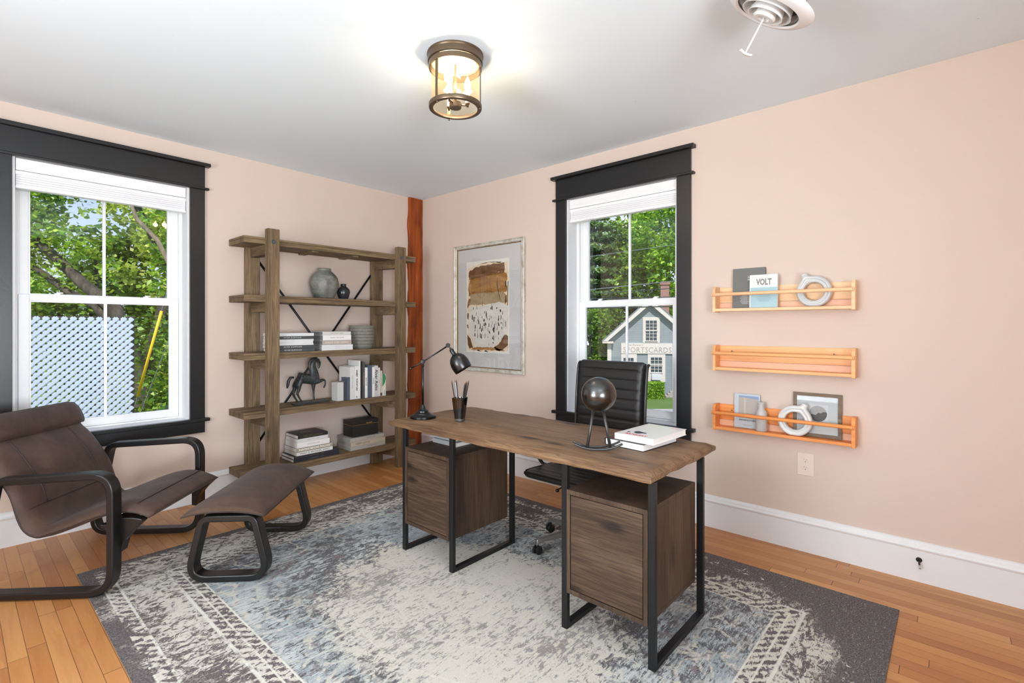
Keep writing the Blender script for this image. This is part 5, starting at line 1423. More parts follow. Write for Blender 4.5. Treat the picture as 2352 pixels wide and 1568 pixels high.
# ------------------------------------------------------------------ outlet and door stop
M_PLATE = plain('ivory plastic', rgb(224, 208, 196), 0.35, var=0.01)
ou = thing('power_outlet', 'ivory double power outlet on the right wall under the lowest ledge', 'outlet', (0, -3.685, 0.523))
bm = boxes((-0.006, -0.0005, -3.7295, -3.6405, 0.4555, 0.5905))
pl_ = obj('cover_plate', bm, M_PLATE, ou, world=True, bevel=0.003)
MSL = plain('dark slot', rgb(30, 26, 24), 0.6)
for zc in (0.5465, 0.5015):
    pr = [(-3.685 + max(-0.0165, min(0.0165, 0.0195 * math.cos(2 * PI * k / 28))), zc + 0.0195 * 0.92 * math.sin(2 * PI * k / 28)) for k in range(28)]
    r_ = obj('receptacle', prism(pr, -0.0078, -0.006, 'yz'), M_PLATE, pl_, world=True)
    s2 = boxes((-0.0082, -0.0078, -3.6785, -3.6768, zc + 0.001, zc + 0.0095), (-0.0082, -0.0078, -3.6932, -3.6915, zc + 0.001, zc + 0.008))
    add_lathe(s2, [(0, 0.0004), (0.0028, 0.0004), (0.0028, 0)], 10, (-0.0078, -3.685, zc - 0.008), Matrix.Rotation(-PI / 2, 4, 'Y'))
    obj('slots', s2, MSL, r_, world=True)
o_ = bmesh.new(); add_lathe(o_, [(0, 0.0015), (0.003, 0.001), (0.0032, 0)], 12, (-0.006, -3.685, 0.524), Matrix.Rotation(-PI / 2, 4, 'Y'))
obj('screw', o_, M_PLATE, pl_, world=True)
ds = thing('door_stop', 'small black coax cable stub with silver tip sticking out of the right baseboard', 'cable stub', (-0.017, -4.215, 0.112))
RY = Matrix.Rotation(-PI / 2, 4, 'Y')
ds.name = 'cable_stub'; ORIG['cable_stub'] = ORIG['door_stop']
obj('grommet', lathe([(0, 0), (0.013, 0), (0.0135, 0.003), (0.010, 0.006), (0, 0.006)], 16, (-0.0165, -4.215, 0.118), RY), M_PLA, ds, world=True, autos=40)
obj('cable', tube([(-0.020, -4.215, 0.117), (-0.040, -4.217, 0.108), (-0.052, -4.219, 0.098)], 0.0042, 10), M_PLA, ds, world=True, smooth=True)
obj('connector', tube([(-0.050, -4.2188, 0.0995), (-0.062, -4.221, 0.088)], 0.0058, 6), plain('nickel', rgb(200, 200, 204), 0.3, 0.9), ds, world=True)

# ------------------------------------------------------------------ ceiling lantern
M_BRASS = plain('antique bronze', rgb(112, 96, 78), 0.36, 0.85, var=0.05)
def lantern_glass():
    n = NT('amber tinted lantern glass')
    tr = n.new('ShaderNodeBsdfTransparent'); tr.inputs[0].default_value = rgb(254, 248, 236)
    gl = n.new('ShaderNodeBsdfGlossy'); gl.inputs['Roughness'].default_value = 0.05
    tl = n.new('ShaderNodeBsdfTranslucent'); tl.inputs[0].default_value = rgb(250, 226, 186)
    m1 = n.new('ShaderNodeMixShader'); m1.inputs[0].default_value = 0.02
    n.t.links.new(tr.outputs[0], m1.inputs[1]); n.t.links.new(tl.outputs[0], m1.inputs[2])
    m2 = n.new('ShaderNodeMixShader'); m2.inputs[0].default_value = 0.06
    n.t.links.new(m1.outputs[0], m2.inputs[1]); n.t.links.new(gl.outputs[0], m2.inputs[2])
    return n.shader(m2.outputs[0])
M_LGLASS = lantern_glass()
LX, LYc = -1.712, -2.456
cl_ = thing('ceiling_light', 'round bronze and glass lantern with candle bulbs on the ceiling', 'ceiling light', (LX, LYc, ZC))
can = lathe([(0, 0), (0.143, 0), (0.143, -0.006), (0.139, -0.012), (0.139, -0.040), (0.134, -0.043), (0.134, -0.0425), (0, -0.0425)], 64)
obj('canopy', can, M_BRASS, cl_, autos=30)
obj('bounce_pan', lathe([(0, -0.044), (0.120, -0.044), (0.120, -0.046), (0, -0.046)], 48), plain('tan reflector', rgb(142, 122, 96), 0.5), cl_)  # pan added to bounce bulb light and brighten the lantern's inside
obj('upper_ring', lathe([(0.126, -0.046), (0.134, -0.046), (0.134, -0.072), (0.126, -0.072), (0.126, -0.046)], 64), M_BRASS, cl_, autos=30)
obj('lower_ring', lathe([(0.112, -0.272), (0.132, -0.272), (0.134, -0.268), (0.134, -0.252), (0.126, -0.250), (0.112, -0.268), (0.112, -0.272)], 64), M_BRASS, cl_, autos=30)
obj('glass_cylinder', lathe([(0.1215, -0.050), (0.1215, -0.262), (0.1195, -0.262), (0.1195, -0.050)], 64), M_LGLASS, cl_, smooth=True)
base_a = math.radians(41.591) + PI                       # direction pointing back to the room's near side
for da in (-38, 82, 202):
    a = base_a + math.radians(da); c_, s_ = math.cos(a), math.sin(a)
    M_ = Matrix.Rotation(a, 4, 'Z')
    bmst = boxes((0.128, 0.131, -0.0085, 0.0085, -0.262, -0.050)); bmesh.ops.transform(bmst, matrix=M_, verts=bmst.verts[:])
    stp = obj('strap', bmst, M_BRASS, cl_)
    obj('thumb_screw', lathe([(0, -0.282), (0.005, -0.280), (0.005, -0.271), (0, -0.271)], 12, (0.126 * c_, 0.126 * s_, 0)), M_BRASS, stp, smooth=True)
obj('stem', tube([(0, 0, -0.0425), (0, 0, -0.24)], 0.006, 12), M_BRASS, cl_, smooth=True)
obj('hub', lathe([(0, -0.268), (0.028, -0.268), (0.031, -0.264), (0.031, -0.240), (0.010, -0.238), (0, -0.238)], 32), M_BRASS, cl_, autos=30)
M_BULB = emit('lit candle bulb', (1.0, 0.80, 0.52, 1), 60.0)
for k, da in enumerate((-22, 98, 218)):
    a = base_a + math.radians(da); c_, s_ = math.cos(a), math.sin(a); px_, py_ = 0.062 * c_, 0.062 * s_
    ar = tube([(0.02 * c_, 0.02 * s_, -0.250), (px_, py_, -0.250)], 0.004, 8)
    add_lathe(ar, [(0, -0.258), (0.006, -0.258), (0.006, -0.244), (0.012, -0.242), (0.012, -0.238), (0, -0.238)], 16, (px_, py_, 0))
    arm_ = obj('bulb_arm', ar, M_BRASS, cl_, smooth=True)
    obj('candle_sleeve', lathe([(0.0095, -0.238), (0.0095, -0.178), (0, -0.178)], 16, (px_, py_, 0)), plain('cream sleeve', rgb(240, 232, 214), 0.5), arm_, smooth=True)
    obj('bulb', lathe([(0, -0.178), (0.008, -0.176), (0.0155, -0.160), (0.0165, -0.148), (0.013, -0.130), (0.006, -0.114), (0.0012, -0.100), (0, -0.098)], 20, (px_, py_, 0)), M_BULB, arm_, smooth=True)
    light('bulb_glow', 'POINT', (LX + px_, LYc + py_, ZC - 0.148), energy=13, color=(1.0, 0.93, 0.85), shadow_soft_size=0.022)

# ------------------------------------------------------------------ round air diffuser on a short metal duct
VN = Vector((-0.030, 0.503, -0.864)).normalized()
vq = VN.to_track_quat('Z', 'Y').to_matrix().to_4x4()
VC = Vector((-1.353, -3.826, 2.556))
vt = thing('air_diffuser', 'white round air diffuser with pull tab hanging from a metal duct on the ceiling', 'air vent', tuple(VC))
ORIG[vt.name] = Matrix.Translation(VC)
M_VW = plain('white enamel', rgb(228, 229, 230), 0.25, var=0.01)
def vl(prof, name, m=M_VW, par=vt, **kw): return obj(name, lathe(prof, 56, (0, 0, 0), vq), m, par, autos=kw.get('autos', 40))
rim = vl([(0.118, 0.004), (0.124, 0.010), (0.150, 0.004), (0.164, -0.006), (0.167, -0.014), (0.160, -0.016), (0.120, -0.012), (0.116, -0.050), (0.112, -0.050), (0.114, -0.002)], 'rim')
vl([(0.080, -0.028), (0.091, 0.014), (0.094, 0.014), (0.084, -0.028)], 'louvre_ring')
vl([(0.052, -0.016), (0.064, 0.024), (0.067, 0.024), (0.056, -0.016)], 'louvre_ring')
vl([(0, 0.028), (0.018, 0.029), (0.022, 0.034), (0.036, 0.034), (0.043, 0.028), (0.036, -0.002), (0.0, -0.002)], 'centre_cap')
sp = bmesh.new()
for k in range(4):
    M_ = vq @ Matrix.Rotation(k * PI / 2 + 0.5, 4, 'Z')
    add_box(sp, 0.040, 0.118, -0.003, 0.003, -0.022, -0.010, M_)
obj('spokes', sp, M_VW, vt)
obj('duct_dark_disc', lathe([(0, -0.052), (0.114, -0.052), (0.114, -0.050), (0, -0.050)], 40, (0, 0, 0), vq), plain('dark duct interior', rgb(20, 20, 20), 0.8), vt)  # black disc standing in for the shade inside the duct
M_GALV = None
def galv():
    n = NT('galvanised duct'); f = n.vor(n.co(), 30, 1.0, 'Color'); g = n.noise(n.co(), 18, 3)
    return n.pbr(n.mix(n.math('MULTIPLY', g, 0.6), rgb(196, 198, 200), rgb(130, 132, 134)), 0.32, 0.7, n.bump(g, 0.2, 0.003))
obj('duct', lathe([(0.112, -0.030), (0.112, -0.205), (0.108, -0.205), (0.108, -0.030)], 48, (0, 0, 0), vq), galv(), vt, autos=40)
pull = tube([VN * 0.028, VN * 0.158], 0.0034, 8)
obj('pull_rod', pull, M_VW, vt, smooth=True)
tabv = bmesh.new()
Rl = Vector((0.664, -0.748, 0)); rl_p = (Rl - VN * Rl.dot(VN)).normalized(); up_p = VN.cross(rl_p)
rg = []
for k in range(9):
    s_ = -1 + 2 * k / 8; c_ = rl_p * 0.025 * s_ + VN * (0.160 + 0.005 * (1 - s_ * s_))
    rg.append([tabv.verts.new(c_ + up_p * a_ + VN * b_) for a_, b_ in ((-0.009, 0.002), (0.009, 0.002), (0.009, -0.006), (-0.009, -0.006))])
for a, b in zip(rg, rg[1:]):
    for k in range(4): tabv.faces.new((a[k], a[(k + 1) % 4], b[(k + 1) % 4], b[k]))
tabv.faces.new(rg[0][::-1]); tabv.faces.new(rg[-1])
obj('pull_tab', tabv, M_VW, vt, bevel=0.0012, autos=40)
# ------------------------------------------------------------------ outdoors: ground, road, house, hedge, wires, lattice, trees
def grass_mat():
    n = NT('mown lawn'); p = n.co()
    f = n.noise(p, 0.5, 4); g = n.noise(p, 9, 4, 0.7)
    col = n.mix(f, rgb(74, 104, 44), rgb(112, 138, 62))
    return n.pbr(n.mix(n.math('MULTIPLY', g, 0.6), col, rgb(60, 84, 34)), 0.9)
GZ = -3.62
structure('ground', box(-60, 110, 0.6, 100, GZ - 0.3, GZ), grass_mat())
structure('ground_east', box(0.6, 110, -70, 0.6, GZ - 0.3, GZ), bpy.data.materials['mown lawn'])
HW = Vector((0.748, 0.664, 0)); HR = Vector((0.664, -0.748, 0))     # away from the room / along the street
HA = math.radians(41.591 - 90)
def asphalt():
    n = NT('pale grey asphalt'); f = n.noise(n.co(), 3, 5)
    return n.pbr(n.mix(f, rgb(150, 146, 142), rgb(186, 182, 176)), 0.9)  # pale grey, mottled at random
rd = box(-60, 60, -3.6, 3.0, GZ + 0.004, GZ + 0.03)
road = structure('road', rd, asphalt()); road.location = tuple(Vector((-3.421, -4.358, 0)) + HW * 27.0); road.rotation_euler = (0, 0, HA)

def siding():
    n = NT('blue grey clapboard'); z = n.sep(n.co())['Z']
    fr_ = n.math('FRACT', n.math('MULTIPLY', z, 7.2))
    ln = n.math('SUBTRACT', 1.0, n.smooth(fr_, 0.02, 0.12))
    f = n.noise(n.co(), 2.5, 4)
    col = n.mix(f, rgb(138, 148, 153), rgb(156, 165, 169))
    return n.pbr(n.mix(n.math('MULTIPLY', ln, 0.8), col, rgb(78, 88, 96)), 0.7, 0, n.bump(fr_, 0.6, 0.02))
M_SID = siding(); M_HW = plain('weathered white trim', rgb(214, 206, 198), 0.7, var=0.04, scale=3)
M_HGL = plain('dark house glass', rgb(58, 72, 80), 0.15, 0, 0.7, var=0.2, scale=4)
M_ROOF = plain('grey asphalt shingles', rgb(120, 128, 132), 0.9, var=0.1, scale=12)
D0 = 36.0; S0 = (1493 - 1176) / F_PX * D0
HO = Vector((-3.421, -4.358, 0)) + HW * D0 + HR * S0
HO.z = GZ
hs = thing('house', 'blue grey clapboard shop with white trim and a long white sign across the street', 'house', tuple(HO), HA - math.radians(12))
EZ, PZ_ = 0.28 - GZ, 3.30 - GZ; HWD = 3.0; DEP = 9.0
poly = [(-HWD, 0), (HWD, 0), (HWD, EZ), (0, PZ_ - 0.16), (-HWD, EZ)]
obj('clapboard_body', prism(poly, 0.0, DEP, 'xz'), M_SID, hs)
for sgn in (-1, 1):
    ov = 0.36; sl = (PZ_ - EZ) / (HWD + 0.0)
    a = (sgn * (HWD + ov), EZ - 0.03); b = (0, PZ_ + 0.02)
    d_ = Vector((b[0] - a[0], b[1] - a[1])).normalized(); nn = Vector((-d_.y, d_.x)) * (-1 if sgn > 0 else 1)
    q = [a, b, (b[0] + nn.x * .10, b[1] + nn.y * .10), (a[0] + nn.x * .10, a[1] + nn.y * .10)]
    obj('roof_slope', prism(q, -0.35, DEP + 0.3, 'xz'), M_ROOF, hs)
    q = [a, b, (0, b[1] - 0.36), (sgn * (HWD + ov - 0.30), a[1] - 0.02)]
    obj('rake_board', prism(q, -0.36, -0.02, 'xz'), M_HW, hs)
    obj('eave_return', box(sgn * (HWD - 0.42), sgn * (HWD + ov), -0.36, 0.0, EZ - 0.14, EZ), M_HW, hs)
    obj('corner_board', box(sgn * (HWD - 0.27), sgn * (HWD + 0.02), -0.05, 0.02, 0, EZ - 0.1), M_HW, hs)
def hwin(x0, x1, z0, z1, tx0, tx1, tz0, tz1, name, cols, rows, low=True):
    z0 -= GZ; z1 -= GZ; tz0 -= GZ; tz1 -= GZ
    t_ = obj(name, box(tx0, tx1, -0.06, 0.0, tz0, tz1), M_HW, hs)
    obj('pane', box(x0, x1, -0.08, -0.05, z0, z1), M_HGL, t_)
    g = bmesh.new(); mid = (z0 + z1) / 2 if low else z0
    box(x0 - .04, x1 + .04, -0.11, -0.06, mid - 0.04, mid + 0.04, bm=g); box(x0 - .05, x1 + .05, -0.12, -0.06, z0 - 0.06, z0, bm=g)
    for k in range(1, cols): box(x0 + (x1 - x0) * k / cols - .015, x0 + (x1 - x0) * k / cols + .015, -0.10, -0.07, z0, z1, bm=g)
    for k in range(1, rows): box(x0, x1, -0.10, -0.07, z0 + (z1 - z0) * k / rows - .015, z0 + (z1 - z0) * k / rows + .015, bm=g)
    obj('glazing_bars', g, M_HW, t_)
    return t_
hwin(-0.29, 0.47, 0.36, 1.79, -0.50, 0.68, 0.19, 2.04, 'attic_window', 3, 6)
hwin(0.06, 0.83, -1.91, -0.86, -0.16, 1.06, -2.62, -0.60, 'shop_window', 3, 5)
hwin(-1.86, -1.15, -1.9, -0.92, -2.03, -0.92, -2.62, -0.60, 'display_window', 3, 4)
sg = obj('sign_board', box(-2.03, 1.54, -0.09, 0.0, -0.59 - GZ, 0.157 - GZ), plain('faded white sign', rgb(216, 208, 200), 0.7, var=0.03, scale=5), hs)
MLET = plain('faded sign lettering', rgb(168, 158, 152), 0.7)
obj('sign_letters', text_bm('SPORTSCARDS', 0.56, frame_m((-0.20, -0.095, -0.34 - GZ), (1, 0, 0), (0, 0, 1)), 0.004, 0.0, 'CENTER', 0.86, 1.08), MLET, sg)
obj('sign_letters', text_bm("The Parson's", 0.17, frame_m((-1.05, -0.095, 0.03 - GZ), (1, 0, 0), (0, 0, 1)), 0.004, 0.0, 'CENTER', 1.2, 1.1), MLET, sg)
obj('door_surround', box(1.54, 1.98, -0.10, 0.0, -3.25 - GZ, -0.59 - GZ), M_HW, hs)
obj('shop_door', box(1.98, 2.62, -0.04, 0.0, -3.25 - GZ, -0.85 - GZ), plain('white panelled door', rgb(220, 214, 208), 0.6), hs)
obj('air_conditioner', boxes((0.10, 0.72, -0.5, -0.06, -2.45 - GZ, -2.05 - GZ)), plain('pale grey appliance', rgb(206, 208, 212), 0.5), hs, bevel=0.02)
obj('vent_grille', box(0.12, 0.66, -0.12, -0.06, -2.78 - GZ, -2.56 - GZ), plain('dark vent', rgb(52, 54, 58), 0.7), hs)
st_ = bmesh.new()
for k in range(3): box(1.35 - 0.18 * (2 - k), 2.9, -0.95 + 0.3 * k, 0.0, 0.13 * k, 0.13 * (k + 1), bm=st_)
obj('front_steps', st_, plain('weathered concrete', rgb(158, 152, 146), 0.9, var=0.08, scale=4), hs, bevel=0.02)
def brick_m():
    n = NT('red chimney brick'); b = n.new('ShaderNodeTexBrick'); n.set(b.inputs['Vector'], n.map(n.comb(n.math('ADD', n.sep(n.co())['X'], n.sep(n.co())['Y']), n.sep(n.co())['Z'], 0)))
    b.inputs['Scale'].default_value = 6.0; b.inputs['Color1'].default_value = rgb(150, 92, 76); b.inputs['Color2'].default_value = rgb(128, 74, 62); b.inputs['Mortar'].default_value = rgb(186, 170, 158)
    b.inputs['Mortar Size'].default_value = 0.03
    return n.pbr(b.outputs['Color'], 0.85)
obj('chimney', boxes((0.98, 1.62, 3.0, 3.64, 2.0 - GZ, 4.85 - GZ), (0.92, 1.68, 2.94, 3.70, 4.60 - GZ, 4.78 - GZ)), brick_m(), hs)

# foliage ------------------------------------------------------------
def leaf_mat(name, a, b, c, trans=0.35):
    n = NT(name)
    info = n.new('ShaderNodeAttribute'); info.attribute_name = 'tone'; info.attribute_type = 'GEOMETRY'
    big = n.noise(n.co(), 0.9, 3)
    t_ = n.math('ADD', n.math('MULTIPLY', info.outputs['Fac'], 0.6), n.math('MULTIPLY', big, 0.4))
    col = n.ramp(t_, (0.25, rgb(*a)), (0.5, rgb(*b)), (0.75, rgb(*c)))
    df = n.new('ShaderNodeBsdfDiffuse'); n.set(df.inputs[0], col)
    tl = n.new('ShaderNodeBsdfTranslucent'); n.set(tl.inputs[0], n.mix(0.5, col, rgb(190, 215, 60)))
    gl = n.new('ShaderNodeBsdfGlossy'); gl.inputs['Roughness'].default_value = 0.5; n.set(gl.inputs[0], (0.6, 0.6, 0.6, 1))
    m1 = n.new('ShaderNodeMixShader'); m1.inputs[0].default_value = trans; n.t.links.new(df.outputs[0], m1.inputs[1]); n.t.links.new(tl.outputs[0], m1.inputs[2])
    m2 = n.new('ShaderNodeMixShader'); m2.inputs[0].default_value = 0.06; n.t.links.new(m1.outputs[0], m2.inputs[1]); n.t.links.new(gl.outputs[0], m2.inputs[2])
    return n.shader(m2.outputs[0])
def leaves(name, clusters, size, per_m3, m, parent, seed=1, shell_=0.55, aspect=1.5, flat=0.5):
    """many separate small leaf blades filling a set of (x,y,z,r) or (x,y,z,rx,ry,rz) clumps; world coordinates"""
    rs = np.random.RandomState(seed); P = []
    for c in clusters:
        c = list(c) + [c[3]] * (6 - len(c)) if len(c) < 6 else list(c)
        n_ = int(per_m3 * c[3] * c[4] * c[5] * 4.19)
        d = rs.normal(size=(n_, 3)); d /= np.linalg.norm(d, axis=1)[:, None]
        r = shell_ + (1 - shell_) * rs.rand(n_) ** 0.7
        # lumpy outline so clumps do not read as balls
        lump = 0.82 + 0.30 * np.sin(d[:, 0] * 5 + c[0] * 3) * np.cos(d[:, 1] * 4 + c[2] * 2) + 0.12 * rs.rand(n_)
        P.append(np.array(c[:3]) + d * (r * lump)[:, None] * np.array(c[3:6]))
    P = np.vstack(P); N = len(P)
    loc = ORIG[parent.name].translation if parent is not None else Vector((0, 0, 0)); P = P - np.array(loc)
    u = rs.normal(size=(N, 3)); u[:, 2] *= flat; u /= np.linalg.norm(u, axis=1)[:, None]
    w = rs.normal(size=(N, 3)); w[:, 2] *= flat; w -= (w * u).sum(1)[:, None] * u; w /= np.linalg.norm(w, axis=1)[:, None]
    s_ = size * (0.6 + 0.8 * rs.rand(N))[:, None]
    V = np.stack([P - u * s_ * aspect / 2, P + w * s_ / 2 - u * s_ * 0.1, P + u * s_ * aspect / 2, P - w * s_ / 2 - u * s_ * 0.1], 1).reshape(-1, 3)
    me = bpy.data.meshes.new(name); me.vertices.add(4 * N); me.loops.add(4 * N); me.polygons.add(N)
    me.vertices.foreach_set('co', V.astype(np.float32).ravel()); me.loops.foreach_set('vertex_index', np.arange(4 * N, dtype=np.int32))
    me.polygons.foreach_set('loop_start', np.arange(0, 4 * N, 4, dtype=np.int32))
    at = me.attributes.new('tone', 'FLOAT', 'FACE'); at.data.foreach_set('value', rs.rand(N).astype(np.float32))
    me.update(calc_edges=True); me.materials.append(m)
    o = bpy.data.objects.new(name, me); COL.objects.link(o)
    if parent is not None:
        o.parent = parent; o.matrix_parent_inverse = Matrix(); ORIG[o.name] = ORIG[parent.name]
        o.rotation_euler = (0, 0, 0)
    return o
def bark(name, a, b):
    n = NT(name); f = n.noise(n.map(n.co(), scale=(1, 1, 0.25)), 9, 5, 0.7)
    return n.pbr(n.ramp(f, (0.35, rgb(*a)), (0.65, rgb(*b))), 0.9, 0, n.bump(f, 0.8, 0.02))
M_BARK = bark('dark bark', (44, 40, 34), (96, 88, 76)); M_BARKL = bark('light bark', (104, 92, 74), (150, 134, 110))
def tree(label, base, limbs, clusters, size, dens_, m, seed, group='trees outside the windows', barkm=None, **kw):
    t = thing('tree', label, 'tree', base, 0, group)
    for k, (pts, rs_) in enumerate(limbs):
        obj('trunk' if k == 0 else 'branch', tube(pts, rs_, 12), barkm or M_BARK, t, world=True, smooth=True)
    if clusters: leaves('foliage', clusters, size, dens_, m, t, seed, **kw)
    return t
ML1 = leaf_mat('maple leaves', (50, 102, 18), (124, 178, 40), (208, 234, 92), 0.5)
ML2 = leaf_mat('spring leaves', (104, 128, 40), (172, 190, 74), (224, 230, 124), 0.45)
ML3 = leaf_mat('thicket leaves', (30, 62, 16), (82, 128, 34), (160, 194, 66), 0.4)
ML4 = leaf_mat('pine needles', (46, 80, 46), (100, 138, 82), (158, 188, 124), 0.3)
ML5 = leaf_mat('bright maple leaves', (70, 124, 26), (136, 192, 46), (206, 236, 92), 0.5)
ML6 = leaf_mat('dark maple leaves', (34, 70, 18), (78, 124, 34), (156, 194, 62), 0.4)
rn = np.random.RandomState(4)
def scatter(n_, cx, cy, cz, sx, sy, sz, r0, r1, skip=None):
    out = []
    while len(out) < n_:
        q = (cx + rn.uniform(-1, 1) * sx, cy + rn.uniform(-1, 1) * sy, cz + rn.uniform(-1, 1) * sz)
        if skip and skip(q): continue
        out.append(q + (rn.uniform(r0, r1),))
    return out
# big maple seen through the left window, its limbs reaching up to the left
limbs = [([(-0.35, 8.9, GZ), (-0.50, 9.0, -1.0), (-0.75, 9.2, 0.7), (-1.01, 9.5, 1.75), (-1.47, 10.02, 2.3), (-1.92, 10.52, 2.95), (-2.4, 11.0, 3.6), (-3.0, 11.6, 4.6)], [.30, .24, .20, .15, .12, .10, .075, .05]),
         ([(-0.8, 9.25, 0.9), (-1.30, 9.8, 1.82), (-1.7, 10.25, 2.12), (-2.05, 10.65, 2.52), (-2.5, 11.2, 2.9), (-3.3, 11.9, 3.4)], [.10, .085, .075, .065, .05, .03]),
         ([(-0.6, 9.1, 0.0), (-0.1, 9.2, 2.0), (0.5, 9.6, 4.0), (0.9, 10.2, 6.0)], [.16, .13, .10, .06]),
         ([(0.0, 9.3, 2.6), (-0.6, 9.4, 4.0), (-1.0, 9.9, 5.4), (-1.5, 10.4, 6.6)], [.08, .07, .05, .03])]
cl1 = [(-1.9, 10.3, 4.5, .5), (-2.75, 11.2, 5.3, .7), (-1.0, 9.7, 5.4, .5), (-2.3, 10.9, 2.75, .35), (-2.65, 11.2, 2.1, .45), (-1.65, 10.3, 2.05, .3), (-2.2, 10.7, 3.75, .4), (-1.1, 9.8, 3.3, .22), (-2.9, 11.2, 4.6, .75), (-2.3, 10.8, 4.9, .70), (-1.75, 10.4, 5.2, .6), (-2.6, 11.1, 3.9, .55), (-2.0, 10.6, 4.05, .55), (-1.35, 9.9, 4.75, .45), (-2.5, 10.8, 3.2, .45), (-1.95, 10.4, 3.35, .42), (-1.5, 10.1, 3.05, .38), (-2.9, 11.5, 2.5, .5), (-2.25, 10.7, 2.35, .4), (-1.1, 9.6, 2.6, .30), (-0.75, 9.2, 4.9, .55), (-1.45, 9.9, 3.9, .22), (-1.8, 10.3, 2.6, .3), (-3.3, 11.7, 3.6, .8), (-1.3, 10.0, 5.6, .7), (-2.2, 11.0, 5.8, 1.0), (-0.6, 9.6, 5.9, .8)]
tree('large maple with dark limbs reaching up left, seen through the left window', (-0.35, 8.9, GZ), limbs, cl1, 0.085, 520, ML1, 3, shell_=0.25)
cl2 = [(-0.45, 8.3, 4.2, .42), (-0.15, 8.1, 3.7, .5), (-0.6, 8.5, 3.6, .34), (0.1, 8.1, 4.4, .6), (-0.3, 8.2, 3.1, .42), (0.05, 8.0, 2.6, .5), (-0.45, 8.35, 2.65, .34), (-0.2, 8.2, 2.1, .42), (0.2, 8.0, 1.9, .5), (-0.75, 8.6, 4.7, .4), (-0.5, 8.5, 2.15, .28), (0.3, 8.0, 5.2, .8)]
tree('leafy tree with a curved pale branch at the right of the left window', (0.5, 7.6, GZ),
     [([(0.5, 7.6, GZ), (0.42, 7.6, 0.0), (0.20, 7.62, 1.8), (-0.30, 7.45, 2.1), (-0.48, 7.40, 2.57), (-0.66, 7.6, 3.09), (-0.93, 7.89, 3.50), (-1.07, 8.06, 4.05)], [.14, .11, .08, .055, .05, .045, .038, .02])],
     cl2, 0.075, 620, ML1, 8, shell_=0.2, barkm=M_BARKL)
cl3 = [(-0.95, 6.6, 1.35, .42), (-0.6, 6.3, 1.0, .5), (-1.05, 6.75, 0.8, .36), (-0.7, 6.5, 0.35, .5), (-1.1, 6.8, 0.2, .4), (-0.75, 6.5, -0.3, .5), (-1.15, 6.9, -0.4, .42), (-0.3, 6.2, 0.6, .6), (-0.3, 6.2, -0.2, .6), (-0.5, 6.4, -1.1, .8), (-1.0, 6.8, -1.3, .7)]
tree('dense green bush rising beside the lattice at the right of the left window', (-0.7, 6.5, GZ), [([(-0.7, 6.5, GZ), (-0.7, 6.5, -1.0), (-0.65, 6.45, 0.6)], [.08, .06, .03])], cl3, 0.07, 620, ML3, 12, shell_=0.5)
for i, (x, y, zt_, r, lb) in enumerate(((-1.8, 29.5, 6.6, 2.6, 'pale spring tree far off at the left side of the left window'), (1.2, 27.0, 5.6, 2.4, 'pale spring tree far off in the middle of the left window'), (4.4, 24.5, 6.6, 2.5, 'pale spring tree far off at the right side of the left window'), (-6.5, 31.0, 6.0, 3.0, 'tall pale tree far off, left of the ones framed by the left window'), (2.9, 27.6, 7.4, 2.6, 'taller spring tree rising behind the pale ones, right half of the left window'))):
    cc = scatter(24, x, y, (zt_ + GZ) / 2 + 0.6, 1.7, 1.2, (zt_ - GZ) / 2 - 0.6, 0.9, 1.5)
    tree(lb, (x, y, GZ), [([(x, y, GZ), (x + .1, y, 0.5), (x - .2, y, zt_ - 1.5)], [.22, .16, .06])], cc, 0.19, 46, ML2 if i != 1 else ML3, 20 + i, shell_=0.3)
# through the right window
pc_ = []
for k in range(13):
    z_ = 1.0 + 1.15 * k; R_ = 4.4 * (1 - k / 17.0)
    for j in range(7):
        a = j * 0.9 + k * 1.3; pc_.append((39.6 + R_ * 0.7 * math.cos(a), 22.9 + R_ * 0.7 * math.sin(a), z_, R_ * 0.42, R_ * 0.42, 0.42))
tree('tall grey green pine at the left of the right window', (39.6, 22.9, GZ), [([(39.6, 22.9, GZ), (39.6, 22.9, 8), (39.6, 22.9, 16)], [.45, .3, .08])], pc_, 0.22, 75, ML4, 30, shell_=0.2, aspect=2.6)
cc = scatter(60, 40.6, 15.2, 6.8, 3.2, 3.6, 5.8, 1.1, 1.9)
tree('bright green maple behind the shop roof, right window', (40.8, 15.4, GZ), [([(40.8, 15.4, GZ), (40.8, 15.4, 3), (40.5, 15.6, 10)], [.4, .3, .1])], cc, 0.27, 18, ML5, 31, shell_=0.3)
cc = scatter(44, 43.8, 20.8, 6.0, 2.2, 3.0, 7.5, 1.2, 2.0)
tree('dark green maple between the pine and the bright maple, right window', (43.8, 20.8, GZ), [([(43.8, 20.8, GZ), (43.8, 20.8, 8)], [.4, .15])], cc, 0.28, 16, ML6, 32, shell_=0.3)
cc = scatter(34, 32.6, 18.7, -0.3, 1.2, 1.6, 2.9, 0.8, 1.2)
tree('dark leafy tree standing left of the shop, right window', (32.6, 18.7, GZ), [([(32.6, 18.7, GZ), (32.6, 18.7, 1)], [.25, .1])], cc, 0.17, 42, ML6, 33, shell_=0.4)
cc = scatter(26, 30.9, 25.2, 2.5, 2.6, 2.6, 5.5, 1.3, 2.0)
tree('leafy tree farther left along the street, mostly hidden by the wall', (30.9, 25.2, GZ), [([(30.9, 25.2, GZ), (30.9, 25.2, 5)], [.3, .1])], cc, 0.27, 16, ML5, 35, shell_=0.3)
cc = scatter(26, 51.0, 2.0, 2.5, 3.0, 3.5, 5.5, 1.6, 2.4)
tree('leafy tree far to the right beyond the shop, mostly hidden by the wall', (51.0, 2.0, GZ), [([(51.0, 2.0, GZ), (51.0, 2.0, 5)], [.3, .1])], cc, 0.30, 14, ML6, 36, shell_=0.3)
